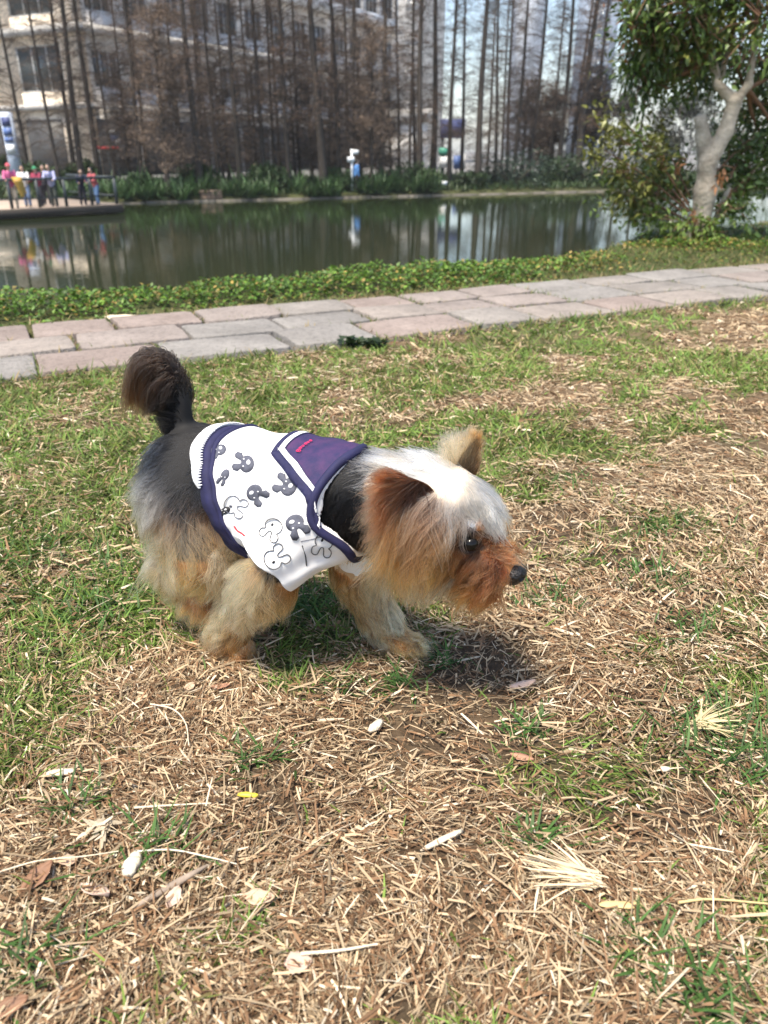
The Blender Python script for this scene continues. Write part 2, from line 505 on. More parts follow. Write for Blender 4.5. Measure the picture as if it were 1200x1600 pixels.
def wall_with_holes(name, length, height, holes, thick, m, parent, loc, rz):
    """wall in local x-z with rectangular openings (x0, x1, z0, z1)"""
    xs = sorted({0, length, *[v for h in holes for v in h[:2]]}); zs = sorted({0, height, *[v for h in holes for v in h[2:]]})
    mb = MB()
    for a, b in zip(xs[:-1], xs[1:]):
        run = None
        cells = []
        for c, d in zip(zs[:-1], zs[1:]):
            mx, mz = (a + b) / 2, (c + d) / 2
            solid = not any(h[0] < mx < h[1] and h[2] < mz < h[3] for h in holes)
            if solid: run = (run[0], d) if run else (c, d)
            if not solid and run: cells.append(run); run = None
        if run: cells.append(run)
        for c, d in cells: mb.box((a, 0, c), (b, thick, d))
    o = mb.build(name, m, parent); o.location = loc; o.rotation_euler = (0, 0, rz); return o

GZ = -.92
stucco = mat('beige_stucco', (.78, .66, .52), .9, noise=.35, noise_amt=.12, bump=(6, .1))
stucco2 = mat('grey_brown_cladding', (.68, .64, .60), .85, noise=.5, noise_amt=.12)
ledge_m = mat('ledge_concrete', (.55, .52, .48), .85, noise=1.5, noise_amt=.15)
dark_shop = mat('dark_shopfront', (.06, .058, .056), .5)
white_band = mat('white_spandrel', (.82, .83, .84), .6)
bc = on_y(150, 235, 56.0); CX, CY = bc[0], bc[1]
bld = empty('apartment_block', (CX, CY, GZ)); tag(bld, 'long beige and brown block with ledges and big windows behind the bare conifers', 'building')
dR = np.array([.466, .885]); dL = np.array([.885, -.466])
rzR = math.atan2(dR[1], dR[0]); rzL = math.atan2(dL[1], dL[0])
HT, LR, LL = 26.0, 44.0, 26.0
holes = []; spots = []; spots2 = []
fl = [4.3 * k for k in range(6)]
wmR = mesh_of(win_mesh(2.3, 2.2, 2), 'window', frame_m); pmR = pane_mesh(2.3, 2.2, win_glass)
Rm = Matrix.Rotation(rzR, 4, 'Z'); Lm = Matrix.Rotation(rzL, 4, 'Z')
for k in range(1, 6):
    for q in range(13):
        x = 1.9 + 3.3 * q; z = fl[k] + 1.1
        if z + 2.2 > HT: continue
        holes.append((x - 1.15, x + 1.15, z, z + 2.2)); spots.append(Rm @ Vector((x, .12, z)))
wall_with_holes('wall', LR, HT, holes, .4, stucco2, bld, (0, 0, 0), rzR)
add_windows(bld, wmR, pmR, spots, rzR)
holes = []; spots = []
wmL = mesh_of(win_mesh(4.2, 2.7, 2), 'window', frame_m); pmL = pane_mesh(4.2, 2.7, win_glass)
off = Lm @ Vector((-LL, 0, 0))
for k in range(1, 6):
    for q in range(3):
        x = LL - 4.0 - 8.4 * q; z = fl[k] + .9
        if z + 2.7 > HT: continue
        holes.append((x - 2.1, x + 2.1, z, z + 2.7)); spots.append(off + Lm @ Vector((x, .12, z)))
wall_with_holes('wall', LL, HT, holes, .4, stucco, bld, off, rzL)
add_windows(bld, wmL, pmL, spots, rzL)
for (rz_, o_, Ln, sgn) in ((rzR, Vector((0, 0, 0)), LR, 1), (rzL, off, LL, -1)):
    for z in (4.15, 8.4, 12.75, 17.0, 21.3, HT):
        mb = MB(); mb.box((-.3 if sgn < 0 else .003, -.42, z), (Ln + (.42 if sgn < 0 else 0), -.002, z + (.34 if z != 8.4 else .5))); o = mb.build('ledge', ledge_m, bld); o.location = o_; o.rotation_euler = (0, 0, rz_)
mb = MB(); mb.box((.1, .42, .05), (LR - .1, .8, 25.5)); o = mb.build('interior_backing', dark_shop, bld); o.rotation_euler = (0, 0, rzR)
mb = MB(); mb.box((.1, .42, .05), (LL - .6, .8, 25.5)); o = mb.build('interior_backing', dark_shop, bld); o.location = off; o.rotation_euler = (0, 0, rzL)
for (rz_, o_, Ln) in ((rzR, Vector((0, 0, 0)), LR), (rzL, off, LL)):
    x = .4
    while x < Ln - 3:
        mb = MB(); mb.box((x, -.10, .02), (x + 3.4, -.004, 3.6)); o = mb.build('shopfront', dark_shop, bld); o.location = o_; o.rotation_euler = (0, 0, rz_); x += 3.9
for q in range(11):       # pale glazed bay band on the upper storeys
    mb = MB(); mb.box((6.4 + 3.3 * q, -.62, 12.9), (6.4 + 3.3 * q + 3.0, -.43, 13.9)); o = mb.build('spandrel', white_band, bld); o.rotation_euler = (0, 0, rzR)

def shoreY(px, d=0.0):
    r = ray(px, 300); A = np.array([[r[0], -FU[0]], [r[1], -FU[1]]]); q = FA + FN * d
    return r[1] * np.linalg.solve(A, q)[0]
def tower(name, label, px0, px1, Y, top, wallm, glassm, fh=3.1, ww=1.7, wh=1.7, sp=3.2, depth=14, maxrow=16, rz=0.0, grp=None):
    a = on_y(px0, 235, Y); b = on_y(px1, 235, Y); w = b[0] - a[0]
    t = empty(name, ((a[0] + b[0]) / 2, Y, GZ), rz); tag(t, label, 'building', grp)
    mb = MB(); mb.box((-w / 2, 0, 0), (w / 2, depth, top)); mb.build('wall', wallm, t)
    mb = MB(); mb.box((-w / 2 - .4, -.4, top + .002), (w / 2 + .4, depth + .4, top + .9)); mb.build('parapet', wallm, t)
    wm = MB(); wm.box((-ww / 2, -.12, 0), (ww / 2, -.02, .16)); wm.box((-ww / 2, -.12, .16), (-ww / 2 + .12, -.02, wh)); wm.box((ww / 2 - .12, -.12, .16), (ww / 2, -.02, wh)); wm.box((-ww / 2 + .12, -.12, wh - .12), (ww / 2 - .12, -.02, wh))
    wmm = mesh_of(wm, 'window', frame_m)
    pm = MB(); pm.box((-ww / 2 + .12, -.07, .16), (ww / 2 - .12, -.03, wh - .12)); pmm = mesh_of(pm, 'pane', glassm)
    n = int(w // sp); rows = min(maxrow, int((top - 2) // fh))
    for k in range(rows):
        for q in range(n):
            f = bpy.data.objects.new('window', wmm); link(f, t); f.location = (-w / 2 + (w - (n - 1) * sp) / 2 + q * sp, 0, 2.2 + k * fh)
            g = bpy.data.objects.new('pane', pmm); link(g, f)
    return t
cream_w = mat('cream_tower_wall', (.86, .82, .76), .8, noise=.2, noise_amt=.06)
pale_w = mat('pale_grey_tower_wall', (.72, .75, .80), .7, noise=.2, noise_amt=.06)
blue_w = mat('blue_grey_tower_wall', (.30, .36, .45), .5, noise=.2, noise_amt=.06)
tglass = mat('tower_glass', (.46, .47, .48), .25)
bglass = mat('blue_tower_glass', (.20, .28, .38), .15)
tower('residential_tower', 'cream sunlit residential tower seen between the conifers right of the long block', 598, 690, 120, 46, cream_w, tglass, sp=5.6, ww=2.2, wh=1.5, fh=4.0, maxrow=8, rz=.10)
tower('office_tower', 'pale slim grey tower in the gaps between trees left of the blue tower', 800, 834, 190, 66, pale_w, tglass, sp=5.2, ww=2.6, wh=1.8, fh=3.4, maxrow=12)
tower('glass_tower', 'distant slim blue glass tower below the white sky', 902, 944, 210, 41, blue_w, bglass, sp=3.6, ww=2.9, wh=2.4, fh=3.3, maxrow=13)
tower('podium_building', 'low cream podium building behind the blue billboard', 596, 668, 78, 4.2, cream_w, tglass, sp=4.0, ww=2.4, wh=2.2, fh=3, maxrow=1)
HAZE = 0.0004
# ------------------------------------------------------------------ bare conifers on the far bank
bark_m = mat('conifer_bark', (.050, .040, .033), .95, noise=4, noise_amt=.4, bump=(20, .6), var=.25)
needle_m = mat('russet_needles', attr=True, rough=.9, translucent=.25, var=.2)
twig_m = mat('conifer_twig', (.085, .062, .048), .95, var=.2)
def conifer_meshes(seed, H, nb, leafy, lo_branch, spread, tone):
    r = np.random.default_rng(seed)
    tr = MB()
    z = np.linspace(-.3, H, 14)
    P = np.column_stack([.06 * np.sin(z * .5 + seed), .06 * np.cos(z * .4 + seed), z])
    R = .17 * (1 - z.clip(0) / H * .78) + .10 * np.exp(-z.clip(0) * 2.2)
    tr.tube(P, R, 9)
    br = MB(); LV = []
    for k in range(nb):
        zb = lo_branch + (H - lo_branch) * (k + r.random()) / nb
        L = spread * (1 - .55 * zb / H) * (.35 + .75 * r.random())
        a = r.random() * 2 * np.pi
        n = 5; t = np.linspace(0, 1, n)
        rise = .55 * L * (r.random() * .9 + .05)
        base = np.array([np.interp(zb, z, P[:, 0]), np.interp(zb, z, P[:, 1]), zb])
        Q = base + np.column_stack([np.cos(a) * L * t, np.sin(a) * L * t, rise * t + .10 * L * np.sin(t * 3 + r.random())])
        br.tube(Q, np.linspace(.026, .007, n), 3, False)
        for q in range(int(9 + 14 * r.random())):
            tt = .25 + .75 * r.random(); b0 = base + (Q[-1] - base) * tt
            d = r.normal(size=3) * .30 + np.array([np.cos(a), np.sin(a), .1]) * .35
            br.tube([b0, b0 + d * .5, b0 + d + [0, 0, .05]], [.0055, .004, .003], 3, False)
            m = r.poisson(leafy)
            if m:
                LV.append(b0 + d * r.random((m, 1)) + r.normal(size=(m, 3)) * .11)
    tm = mesh_of(tr, 'trunk', bark_m); bm_ = mesh_of(br, 'branches', twig_m)
    lm = None
    if LV:
        B = np.concatenate(LV); n = len(B)
        c = np.array(tone) * (.6 + .8 * r.random((n, 1)))
        V, F, K = blades(B, r.random(n) * 6.28, r.normal(size=n) * .5 - .2, .06 + .09 * r.random(n), .014 + .016 * r.random(n), .02 * r.random(n), c, nseg=1, roll=r.normal(size=n), taper=.4)
        lm = make_mesh('needles', V, F, needle_m, False, K)
    return tm, bm_, lm
RUS = (.24, .155, .11); PALE = (.30, .215, .155); DK = (.13, .098, .074)
VAR = [conifer_meshes(1, 15, 115, 1.2, 1.2, 1.9, RUS), conifer_meshes(2, 15, 110, 1.3, 1.6, 1.8, RUS), conifer_meshes(3, 15, 90, 1.0, .9, 1.6, DK),
       conifer_meshes(4, 7.5, 130, 4, 1.0, 1.9, PALE), conifer_meshes(5, 15, 120, 2.2, 2.6, 1.9, RUS), conifer_meshes(6, 15, 100, 1.0, 1.5, 1.6, RUS), conifer_meshes(7, 5.5, 110, 1.6, .5, 1.7, (.22, .175, .145)), conifer_meshes(8, 15, 100, 1.2, 3.0, 1.4, RUS)]
LAB = ['bare straight conifer with a dark trunk in the grove across the pond', 'conifer with dark trunk and thin russet needles in the grove across the pond',
       'thin bare conifer with fine brown twigs in the grove across the pond', 'short broad conifer with a pale tan crown in the grove across the pond',
       'conifer with dense rusty orange crown in the grove across the pond', 'slim leafless conifer with few branches in the grove across the pond', 'low twiggy grey brown tree under the conifers across the pond', 'narrow bare conifer with short side twigs in the grove across the pond']
GRP = ['bare dark conifers', 'russet conifers', 'brown twiggy conifers', 'tan crowned conifers', 'rusty crowned conifers', 'slim leafless conifers', 'low twiggy trees', 'narrow bare conifers']
def conifer(px, py, Y, width, v, lean=0.0):
    Y = max(Y, shoreY(px, 1.2)); p = on_y(px, py, Y); zg = float(gz(p[0], p[1]))
    x = (px - 600) / 1200 * px_size(np.array([0, Y, zg])) * 1200
    t = empty('bare_conifer', (x, Y, zg), random.random() * 6.28); tag(t, LAB[v], 'tree', GRP[v])
    t.rotation_euler = (random.gauss(0, .018), lean + random.gauss(0, .018), random.random() * 6.28)
    k = min(2.2, max(.5, width * px_size(np.array([0, Y, zg])) / .36))
    tm, bm_, lm = VAR[v]
    o = bpy.data.objects.new('trunk', tm); link(o, t); o.scale = (k, k, 1)
    o = bpy.data.objects.new('branches', bm_); link(o, t); o['kind'] = 'stuff'
    if lm:
        o = bpy.data.objects.new('needles', lm); link(o, t); o['kind'] = 'stuff'
    return t
ROW = [(48, 40, 6, 2), (95, 39, 5, 2), (118, 42, 8, 0), (131, 40, 10, 1), (155, 42, 9, 2), (225, 41, 8, 0), (232, 43, 7, 1), (265, 39, 9, 3), (312, 40, 11, 0), (342, 43, 5, 2), (360, 45, 5, 5), (375, 41, 9, 1),
       (412, 42, 8, 1), (432, 44, 6, 5), (452, 42, 8, 4), (470, 46, 6, 2), (504, 41, 14, 4), (530, 43, 9, 1), (552, 47, 6, 2), (580, 43, 6, 3), (596, 47, 9, 4), (623, 50, 5, 5), (655, 46, 11, 0), (675, 48, 11, 2),
       (702, 47, 8, 5), (720, 50, 6, 5), (745, 47, 12, 2), (773, 52, 6, 5), (782, 55, 4, 2), (802, 50, 7, 5), (825, 51, 8, 1), (858, 55, 5, 2), (873, 52, 9, 4), (902, 52, 13, 4), (918, 55, 8, 1), (965, 60, 5, 2), (990, 60, 5, 5),
       (180, 48, 5, 2), (290, 48, 6, 1), (395, 50, 5, 2), (488, 51, 6, 3), (565, 52, 6, 1), (640, 56, 5, 2), (760, 58, 5, 5), (20, 46, 6, 5), (205, 52, 5, 1), (330, 53, 5, 4), (520, 55, 6, 2)]
ROW += [(205, 43, 5, 6), (285, 43, 5, 6), (350, 44, 5, 6), (402, 45, 5, 6), (462, 45, 5, 6), (515, 45, 5, 6), (560, 46, 6, 6), (610, 50, 6, 6), (815, 56, 6, 6), (860, 57, 6, 6),
        (322, 46, 7, 7), (440, 49, 6, 7), (648, 52, 7, 7), (792, 57, 6, 7), (545, 50, 7, 7), (890, 58, 7, 7)]
ZONES = [(-99, 165, 'behind the people on the deck'), (165, 330, 'right of the deck'), (330, 470, 'before the brown facade'), (470, 575, 'around the white signpost'), (575, 690, 'before the cream tower'), (690, 770, 'around the blue billboard'), (770, 860, 'behind the bamboo thicket'), (860, 1300, 'near the blue glass tower')]
KIND = ['dark trunked bare conifer', 'thinly russet dark conifer', 'fine twigged bare conifer', 'short tan crowned conifer', 'rusty crowned conifer', 'slim sparse conifer', 'low grey brown twiggy tree', 'narrow bare conifer']
ORD = ['leftmost', 'second', 'third', 'fourth', 'fifth', 'sixth']
from collections import defaultdict
byz = defaultdict(list)
for r_ in ROW:
    z_ = next(k for k, q in enumerate(ZONES) if q[0] <= r_[0] < q[1]); byz[(z_, r_[3])].append(r_)
for (z_, v), L_ in byz.items():
    L_.sort()
    for k, (px, Y_, w, _v) in enumerate(L_):
        t = conifer(px, 270, Y_, w, v)
        if len(L_) == 1: lab = KIND[v] + ' across the pond ' + ZONES[z_][2]
        elif len(L_) == 2: lab = ('left' if k == 0 else 'right') + ' one of two ' + KIND[v] + 's ' + ZONES[z_][2]
        else: lab = ORD[k] + ('' if k == 0 else ' from the left') + ' of the ' + KIND[v] + 's ' + ZONES[z_][2]
        t['label'] = lab

# ------------------------------------------------------------------ shrubs and strap-leaved plants
leaf_m = mat('shrub_leaf', attr=True, rough=.55, translucent=.2, spec=.4, var=.2)
def strap_mesh(seed, n=70, L=.75):
    r = np.random.default_rng(seed)
    base = np.column_stack([r.normal(size=n) * .10, r.normal(size=n) * .10, np.zeros(n)])
    c = np.array([.040, .078, .028]) * (.6 + .9 * r.random((n, 1)))
    V, F, K = blades(base, r.random(n) * 6.28, 1.25 - .75 * r.random(n), L * (.6 + .6 * r.random(n)), .035 + .02 * r.random(n), .35 * r.random(n), c, nseg=4, tipcol=c * 1.5)
    return make_mesh('strap_leaf_plant', V, F, leaf_m, False, K)
straps = [strap_mesh(k) for k in range(4)]
def spread_things(name, meshes, label, cat, grp, spots, smin=.8, smax=1.3):
    for (x, y, s) in spots:
        o = bpy.data.objects.new(name, random.choice(meshes)); link(o); o.location = (x, y, float(gz(x, y)) - .03)
        o.rotation_euler = (0, 0, random.random() * 6.28); o.scale = (s, s, s); tag(o, label, cat, grp)
sp = []
for k in range(46):
    u = -3.0 + 19.5 * (k + random.random() * .8) / 46; d = .05 + 2.2 * random.random() ** 1.6
    p = far_pt(u, d); sp.append((p[0], p[1], 1.15 + .95 * random.random()))
for z0, z1, where in ((-99, 200, 'beside the deck'), (200, 340, 'left of the wooden planter box'), (340, 430, 'right of the wooden planter box'), (430, 530, 'left of the white signpost'), (530, 640, 'right of the white signpost'), (640, 9999, 'below the blue billboard')):
    part_ = [q for q in sp if z0 <= 600 + 1200 * q[0] / (q[1] * _c - (-.9 - .8) * _s) < z1]
    spread_things('strap_leaf_plant', straps, 'arching strap-leaved green plant on the far bank ' + where, 'plant', 'strap-leaved plants ' + where, part_)

def bush_mesh(seed, n, rad, hgt, leaf, c, name='foliage'):
    r = np.random.default_rng(seed)
    k = 26
    cc = r.normal(size=(k, 3)); cc /= np.linalg.norm(cc, axis=1)[:, None]; cc *= r.random((k, 1)) ** .33
    cc = cc * [rad * .85, rad * .85, hgt * .42] + [0, 0, hgt * .5]
    w = r.integers(0, k, n); d = r.normal(size=(n, 3)); d /= np.linalg.norm(d, axis=1)[:, None]
    B = cc[w] + d * (.30 * rad) * (.55 + .5 * r.random((n, 1))); B[:, 2] = np.maximum(B[:, 2], .03)
    col = np.array(c) * (.5 + r.random((n, 1))) * (.75 + .5 * r.random(k))[w][:, None]
    V, F, K = blades(B, r.random(n) * 6.28, r.normal(size=n) * .5 + .2, leaf * (.7 + .6 * r.random(n)), leaf * .45 * np.ones(n), leaf * .2 * r.random(n), col, nseg=2, roll=r.normal(size=n) * .6, taper=.1)
    return make_mesh(name, V, F, leaf_m, False, K)
stem_m = mat('shrub_stem', (.09, .07, .05), .9)
def bush(px, py, Y, wpx, hpx, c, label, n=1800, leaf=.14, cat='shrub', grp=None, name='shrub'):
    Y = max(Y, shoreY(px, .5 + max(0, (290 - py)) * .12 + wpx * .012))
    p = on_y(px, py, Y); s = px_size(np.array([0, Y, 0])); zg = float(gz(p[0], p[1]))
    t = empty(name, (p[0], Y, zg)); tag(t, label, cat, grp)
    r, h = wpx * s / 2, hpx * s
    me = bush_mesh(int(px * 7 + py), n, r, h, leaf, c)
    o = link(bpy.data.objects.new('foliage', me), t); o['kind'] = 'stuff'
    m = MB()
    for q in range(5):
        a = q * 1.3; m.tube([(0.05 * math.cos(a), .05 * math.sin(a), -.1), (r * .3 * math.cos(a), r * .3 * math.sin(a), h * .4), (r * .55 * math.cos(a), r * .55 * math.sin(a), h * .75)], [.04, .03, .01], 6)
    m.build('stems', stem_m, t)
DG = (.030, .058, .020); BG = (.030, .052, .034); MG = (.05, .085, .028); BR = (.075, .055, .042)
for a in [(640, 285, 42, 95, 26, DG, 'low dark green clipped shrub left of the round shrub across the pond'), (660, 292, 40, 56, 26, MG, 'round mid green shrub at the waterside below the blue billboard'),
          (800, 290, 44, 150, 46, BG, 'large blue green bamboo palm thicket across the pond'), (735, 292, 43, 60, 20, DG, 'small dark shrub left of the blue green thicket across the pond'),
          (900, 285, 46, 120, 36, DG, 'dark green shrub right of the blue green thicket across the pond'), (220, 288, 36, 50, 30, DG, 'dark green shrub beside the right end of the deck'),
          (310, 288, 41, 70, 34, DG, 'dark shrub behind the strap-leaved plants near the deck'), (420, 286, 42, 90, 30, DG, 'broad dark shrub behind the strap-leaved plants in the middle of the far bank'),
          (530, 288, 42, 70, 28, DG, 'dark shrub behind the white signpost across the pond'), (70, 275, 40, 70, 30, MG, 'green shrub behind the people on the deck'), (130, 270, 42, 60, 34, MG, 'leafy shrub behind the right end of the deck railing'),
          (12, 245, 48, 40, 40, MG, 'green bush beside the pale blue totem sign'), (1150, 285, 44, 170, 60, MG, 'broad green shrub behind the pale-trunked tree across the water'), (1010, 285, 50, 120, 46, DG, 'dark shrub at the right end of the far bank')]:
    bush(*a, n=2200, leaf=.20)
for a in [(845, 285, 56, 90, 150, BR, 'brown bushy tree behind the bamboo palm thicket'), (930, 285, 54, 100, 185, (.07, .058, .045), 'tall dark brown bushy tree right of the blue glass tower'), (590, 285, 54, 60, 130, BR, 'tan brown bushy tree beside the end of the long block'), (1060, 285, 62, 110, 130, (.055, .06, .04), 'hazy brown green tree behind the pale-trunked tree')]:
    bush(*a, n=5200, leaf=.26, cat='tree', name='bushy_tree')

# low ground cover of the far bank
n = 26000
u = rng.uniform(-16, 46, n); d = rng.uniform(.15, 9, n) ** 1.0
q = FA[None] + FU[None] * u[:, None] + FN[None] * d[:, None]
B = np.column_stack([q, gz(q[:, 0], q[:, 1])])
c = np.array([.040, .070, .022]) * (.5 + rng.random((n, 1)))
V, F, K = blades(B, rng.random(n) * 6.28, .9 * rng.random(n) + .2, .22 + .3 * rng.random(n), .07 + .06 * rng.random(n), .06 * rng.random(n), c, nseg=2)
tag(mobj('far_ground_cover', V, F, leaf_m, None, False, K), kind='stuff')

# ------------------------------------------------------------------ thin winter haze over the pond and the town
hz = bpy.data.materials.new('thin_haze'); hz.use_nodes = True
_nt = hz.node_tree
for _x in list(_nt.nodes):
    if _x.type != 'OUTPUT_MATERIAL': _nt.nodes.remove(_x)
_v = _nt.nodes.new('ShaderNodeVolumePrincipled'); _v.inputs['Color'].default_value = (.93, .95, .98, 1); _v.inputs['Density'].default_value = HAZE; _v.inputs['Anisotropy'].default_value = 0.0
_nt.links.new(_v.outputs[0], [x for x in _nt.nodes if x.type == 'OUTPUT_MATERIAL'][0].inputs['Volume'])
mb = MB(); mb.box((-920, -80, -3.5), (920, 1530, 70)); haze = mb.build('haze', hz); tag(haze, kind='stuff')
# ------------------------------------------------------------------ deck with people
wood_m = mat('deck_board', (.46, .36, .28), .8, noise=2, noise_amt=.2)
dark_wood = mat('deck_beam', (.035, .028, .022), .8)
rail_m = mat('rail_metal', (.035, .045, .05), .5)
DZ = -1.02
d0 = on_z(-160, 335, DZ)[:2]; d1 = on_z(190, 319, DZ)[:2]
du = (d1 - d0) / np.linalg.norm(d1 - d0); dn = np.array([-du[1], du[0]]); dl = np.linalg.norm(d1 - d0)
drz = math.atan2(du[1], du[0])
deck = empty('viewing_deck', (d0[0], d0[1], DZ), drz); tag(deck, 'wooden viewing deck over the pond with a group of people on it', 'deck')
q = 0.0
DEP = 6.5
while q < DEP:
    mb = MB(); mb.box((0, q, -.06), (dl, min(q + .29, DEP), 0)); mb.build('deck_board', wood_m, deck); q += .30
mb = MB(); mb.box((0, -.05, -.30), (dl + .05, -.003, -.005)); mb.build('edge_beam', dark_wood, deck)
mb = MB(); mb.box((dl + .003, -.05, -.30), (dl + .05, DEP, -.005)); mb.build('edge_beam', dark_wood, deck)
for k in range(6):
    for y in (.7, 4.5):
        mb = MB(); mb.tube([(dl - .5 - 2.6 * k, y, -1.4), (dl - .5 - 2.6 * k, y, -.061)], .11, 10); mb.build('pile', dark_wood, deck, True)
rail = empty('deck_railing', (d0[0], d0[1], DZ), drz); tag(rail, 'dark metal railing along the front of the viewing deck', 'railing')
mb = MB(); mb.tube([(0, .12, .92), (dl - .12, .12, .92)], .045, 8); mb.build('handrail', rail_m, rail, True)
mb = MB(); mb.tube([(0, .12, .30), (dl - .12, .12, .30)], .022, 8); mb.build('mid_rail', rail_m, rail, True)
mb = MB(); mb.tube([(dl - .12, .12, .92), (dl - .12, 4.4, .92)], .045, 8); mb.build('handrail', rail_m, rail, True)
mb = MB(); mb.tube([(dl - .12, .12, .30), (dl - .12, 4.4, .30)], .022, 8); mb.build('mid_rail', rail_m, rail, True)
for k in range(11):
    x = dl - .12 - .95 * k
    if x > 0:
        mb = MB(); mb.box((x - .045, .075, 0.001), (x + .045, .165, .885)); mb.build('post', rail_m, rail)

skin_p = mat('person_skin', (.50, .32, .23), .6)
hair_p = mat('dark_hair', (.015, .012, .010), .5)
shoe_p = mat('dark_shoe', (.03, .03, .035), .6)
_cm = {}
def cloth_mat(c):
    if c not in _cm: _cm[c] = mat('person_cloth', c, .85, noise=6, noise_amt=.1)
    return _cm[c]
def person(px, dn_off, h, face, shirt_c, pants_c, label, lean=0.0, arms='rail', hat=None, hair=True, at_xy=None, stride=.08):
    """a standing figure on the deck: heights in units of its own stature"""
    if at_xy is None:
        r = ray(px, 300); q = d0 + dn * dn_off
        base = q + du * np.linalg.solve(np.array([[r[0], -du[0]], [r[1], -du[1]]]), q)[1]; zb = DZ
    else:
        base = np.array(at_xy[:2]); zb = at_xy[2]
    P = empty('person', (base[0], base[1], zb), face); tag(P, label, 'person')
    S = h
    hip = np.array([0, 0, .50]); chest = np.array([lean * .55, 0, .50 + .22]); neck = np.array([lean * .95, 0, .825]); head = np.array([lean * 1.15 + .01, 0, .925])
    J = {}
    for s in (-1, 1):
        J['hip', s] = hip + [0, .05 * s, -.01]; J['knee', s] = np.array([.02 + stride * .4 * s, .055 * s, .27]); J['ankle', s] = np.array([stride * .5 * s, .058 * s, .045])
        sh = neck + [-.005, .105 * s, -.025]
        J['sh', s] = sh
        if arms == 'rail': el = sh + [.07, .03 * s, -.15]; ha = el + [.14, -.02 * s, .0 - .02]
        elif arms == 'down': el = sh + [-.01, .03 * s, -.17]; ha = el + [.04, .0, -.15]
        else: el = sh + [.09, .02 * s, -.14]; ha = el + [.10, -.05 * s, .09]
        J['el', s] = el; J['ha', s] = ha
    def bodyf(Q, g=0.0):
        d = sd_ell(Q, head, (.060, .049, .068))
        d = smin(d, sd_ell(Q, head + [.052, 0, -.012], (.014, .010, .014)), .01)
        d = smin(d, sd_cap(Q, neck - [0, 0, .03], head - [.01, 0, .04], .030, .028), .012)
        d = smin(d, sd_cap(Q, hip, chest, .072, .080), .02); d = smin(d, sd_cap(Q, chest, neck - [0, 0, .045], .080, .060), .03)
        for s in (-1, 1):
            d = smin(d, sd_cap(Q, J['hip', s], J['knee', s], .050, .036), .02); d = smin(d, sd_cap(Q, J['knee', s], J['ankle', s], .036, .024), .012)
            d = smin(d, sd_cap(Q, J['ankle', s] - [.01, 0, .022], J['ankle', s] + [.065, 0, -.024], .022, .018), .01)
            d = smin(d, sd_cap(Q, J['sh', s], J['el', s], .031, .024), .02); d = smin(d, sd_cap(Q, J['el', s], J['ha', s], .024, .017), .012)
            hd = J['ha', s] - J['el', s]; hd /= np.linalg.norm(hd)
            d = smin(d, sd_ell(Q, J['ha', s] + hd * .02, (.022, .018, .014)), .008)
            for k in range(4): d = smin(d, sd_cap(Q, J['ha', s] + hd * .03 + [0, (k - 1.5) * .008, 0], J['ha', s] + hd * (.058 - .006 * abs(k - 1.2)) + [0, (k - 1.5) * .009, -.010], .0045, .004), .003)
        return d
    lo, hi = np.array([-.25, -.24, 0.0]), np.array([.45 + max(0, lean), .24, 1.01])
    V, F = surface_nets(bodyf, lo, hi, .0125); mobj('body', V * S, F, skin_p, P)
    def top(Q):
        d = sd_cap(Q, hip + [0, 0, .01], chest, .084, .092); d = smin(d, sd_cap(Q, chest, neck - [0, 0, .05], .092, .070), .03)
        for s in (-1, 1):
            d = smin(d, sd_cap(Q, J['sh', s], J['el', s], .041, .034), .02); d = smin(d, sd_cap(Q, J['el', s], J['ha', s] - (J['ha', s] - J['el', s]) * .15, .034, .026), .012)
        return np.maximum(d, .435 - Q[..., 2])
    V, F = surface_nets(top, lo, hi, .0125); mobj('shirt', V * S, F, cloth_mat(shirt_c), P)
    def leg(Q):
        d = sd_cap(Q, hip, hip + [0, 0, .02], .078, .078)
        for s in (-1, 1):
            d = smin(d, sd_cap(Q, J['hip', s], J['knee', s], .060, .047), .02); d = smin(d, sd_cap(Q, J['knee', s], J['ankle', s] + [0, 0, .01], .047, .038), .01)
        return np.maximum(d, Q[..., 2] - .53)
    V, F = surface_nets(leg, lo, hi, .0125); mobj('trousers', V * S, F, cloth_mat(pants_c), P)
    for s in (-1, 1):
        V, F = surface_nets(lambda Q: np.maximum(sd_cap(Q, J['ankle', s] - [.018, 0, .018], J['ankle', s] + [.068, 0, -.022], .029, .023), .004 - Q[..., 2]), J['ankle', s] - [.08, .06, .06], J['ankle', s] + [.13, .06, .05], .008)
        mobj('shoe', V * S, F, shoe_p, P)
    if hat is not None:
        V, F = surface_nets(lambda Q: smin(np.maximum(sd_ell(Q, head + [0, 0, .012], (.066, .056, .068)), head[2] + .012 - Q[..., 2]), np.maximum(sd_ell(Q, head + [.03, 0, .016], (.078, .062, .012)), -1), .006), head - .16, head + .16, .008)
        mobj('hat', V * S, F, cloth_mat(hat), P)
    else:
        V, F = surface_nets(lambda Q: np.maximum(sd_ell(Q, head + [-.012, 0, .010], (.064, .056, .072)), (Q[..., 0] - head[0] - .030) - 1.2 * (Q[..., 2] - head[2] - .02)), head - .13, head + .13, .008)
        mobj('hair', V * S, F, hair_p, P)
    return P
cam_face = -math.pi / 2
person(19, .45, 1.44, cam_face + .5, (.58, .13, .28), (.46, .40, .32), 'person in bright pink top and beige trousers with a red hood at the railing', .10, 'rail', hat=(.48, .09, .12))
person(41, 1.0, 1.36, cam_face + .2, (.78, .78, .74), (.13, .19, .32), 'person in white shirt and blue jeans beside the one in pink', .04, 'rail')
person(62, .8, 1.32, cam_face - .2, (.30, .04, .08), (.02, .02, .03), 'person with green cap and dark red coat at the railing', .04, 'rail', hat=(.04, .24, .11))
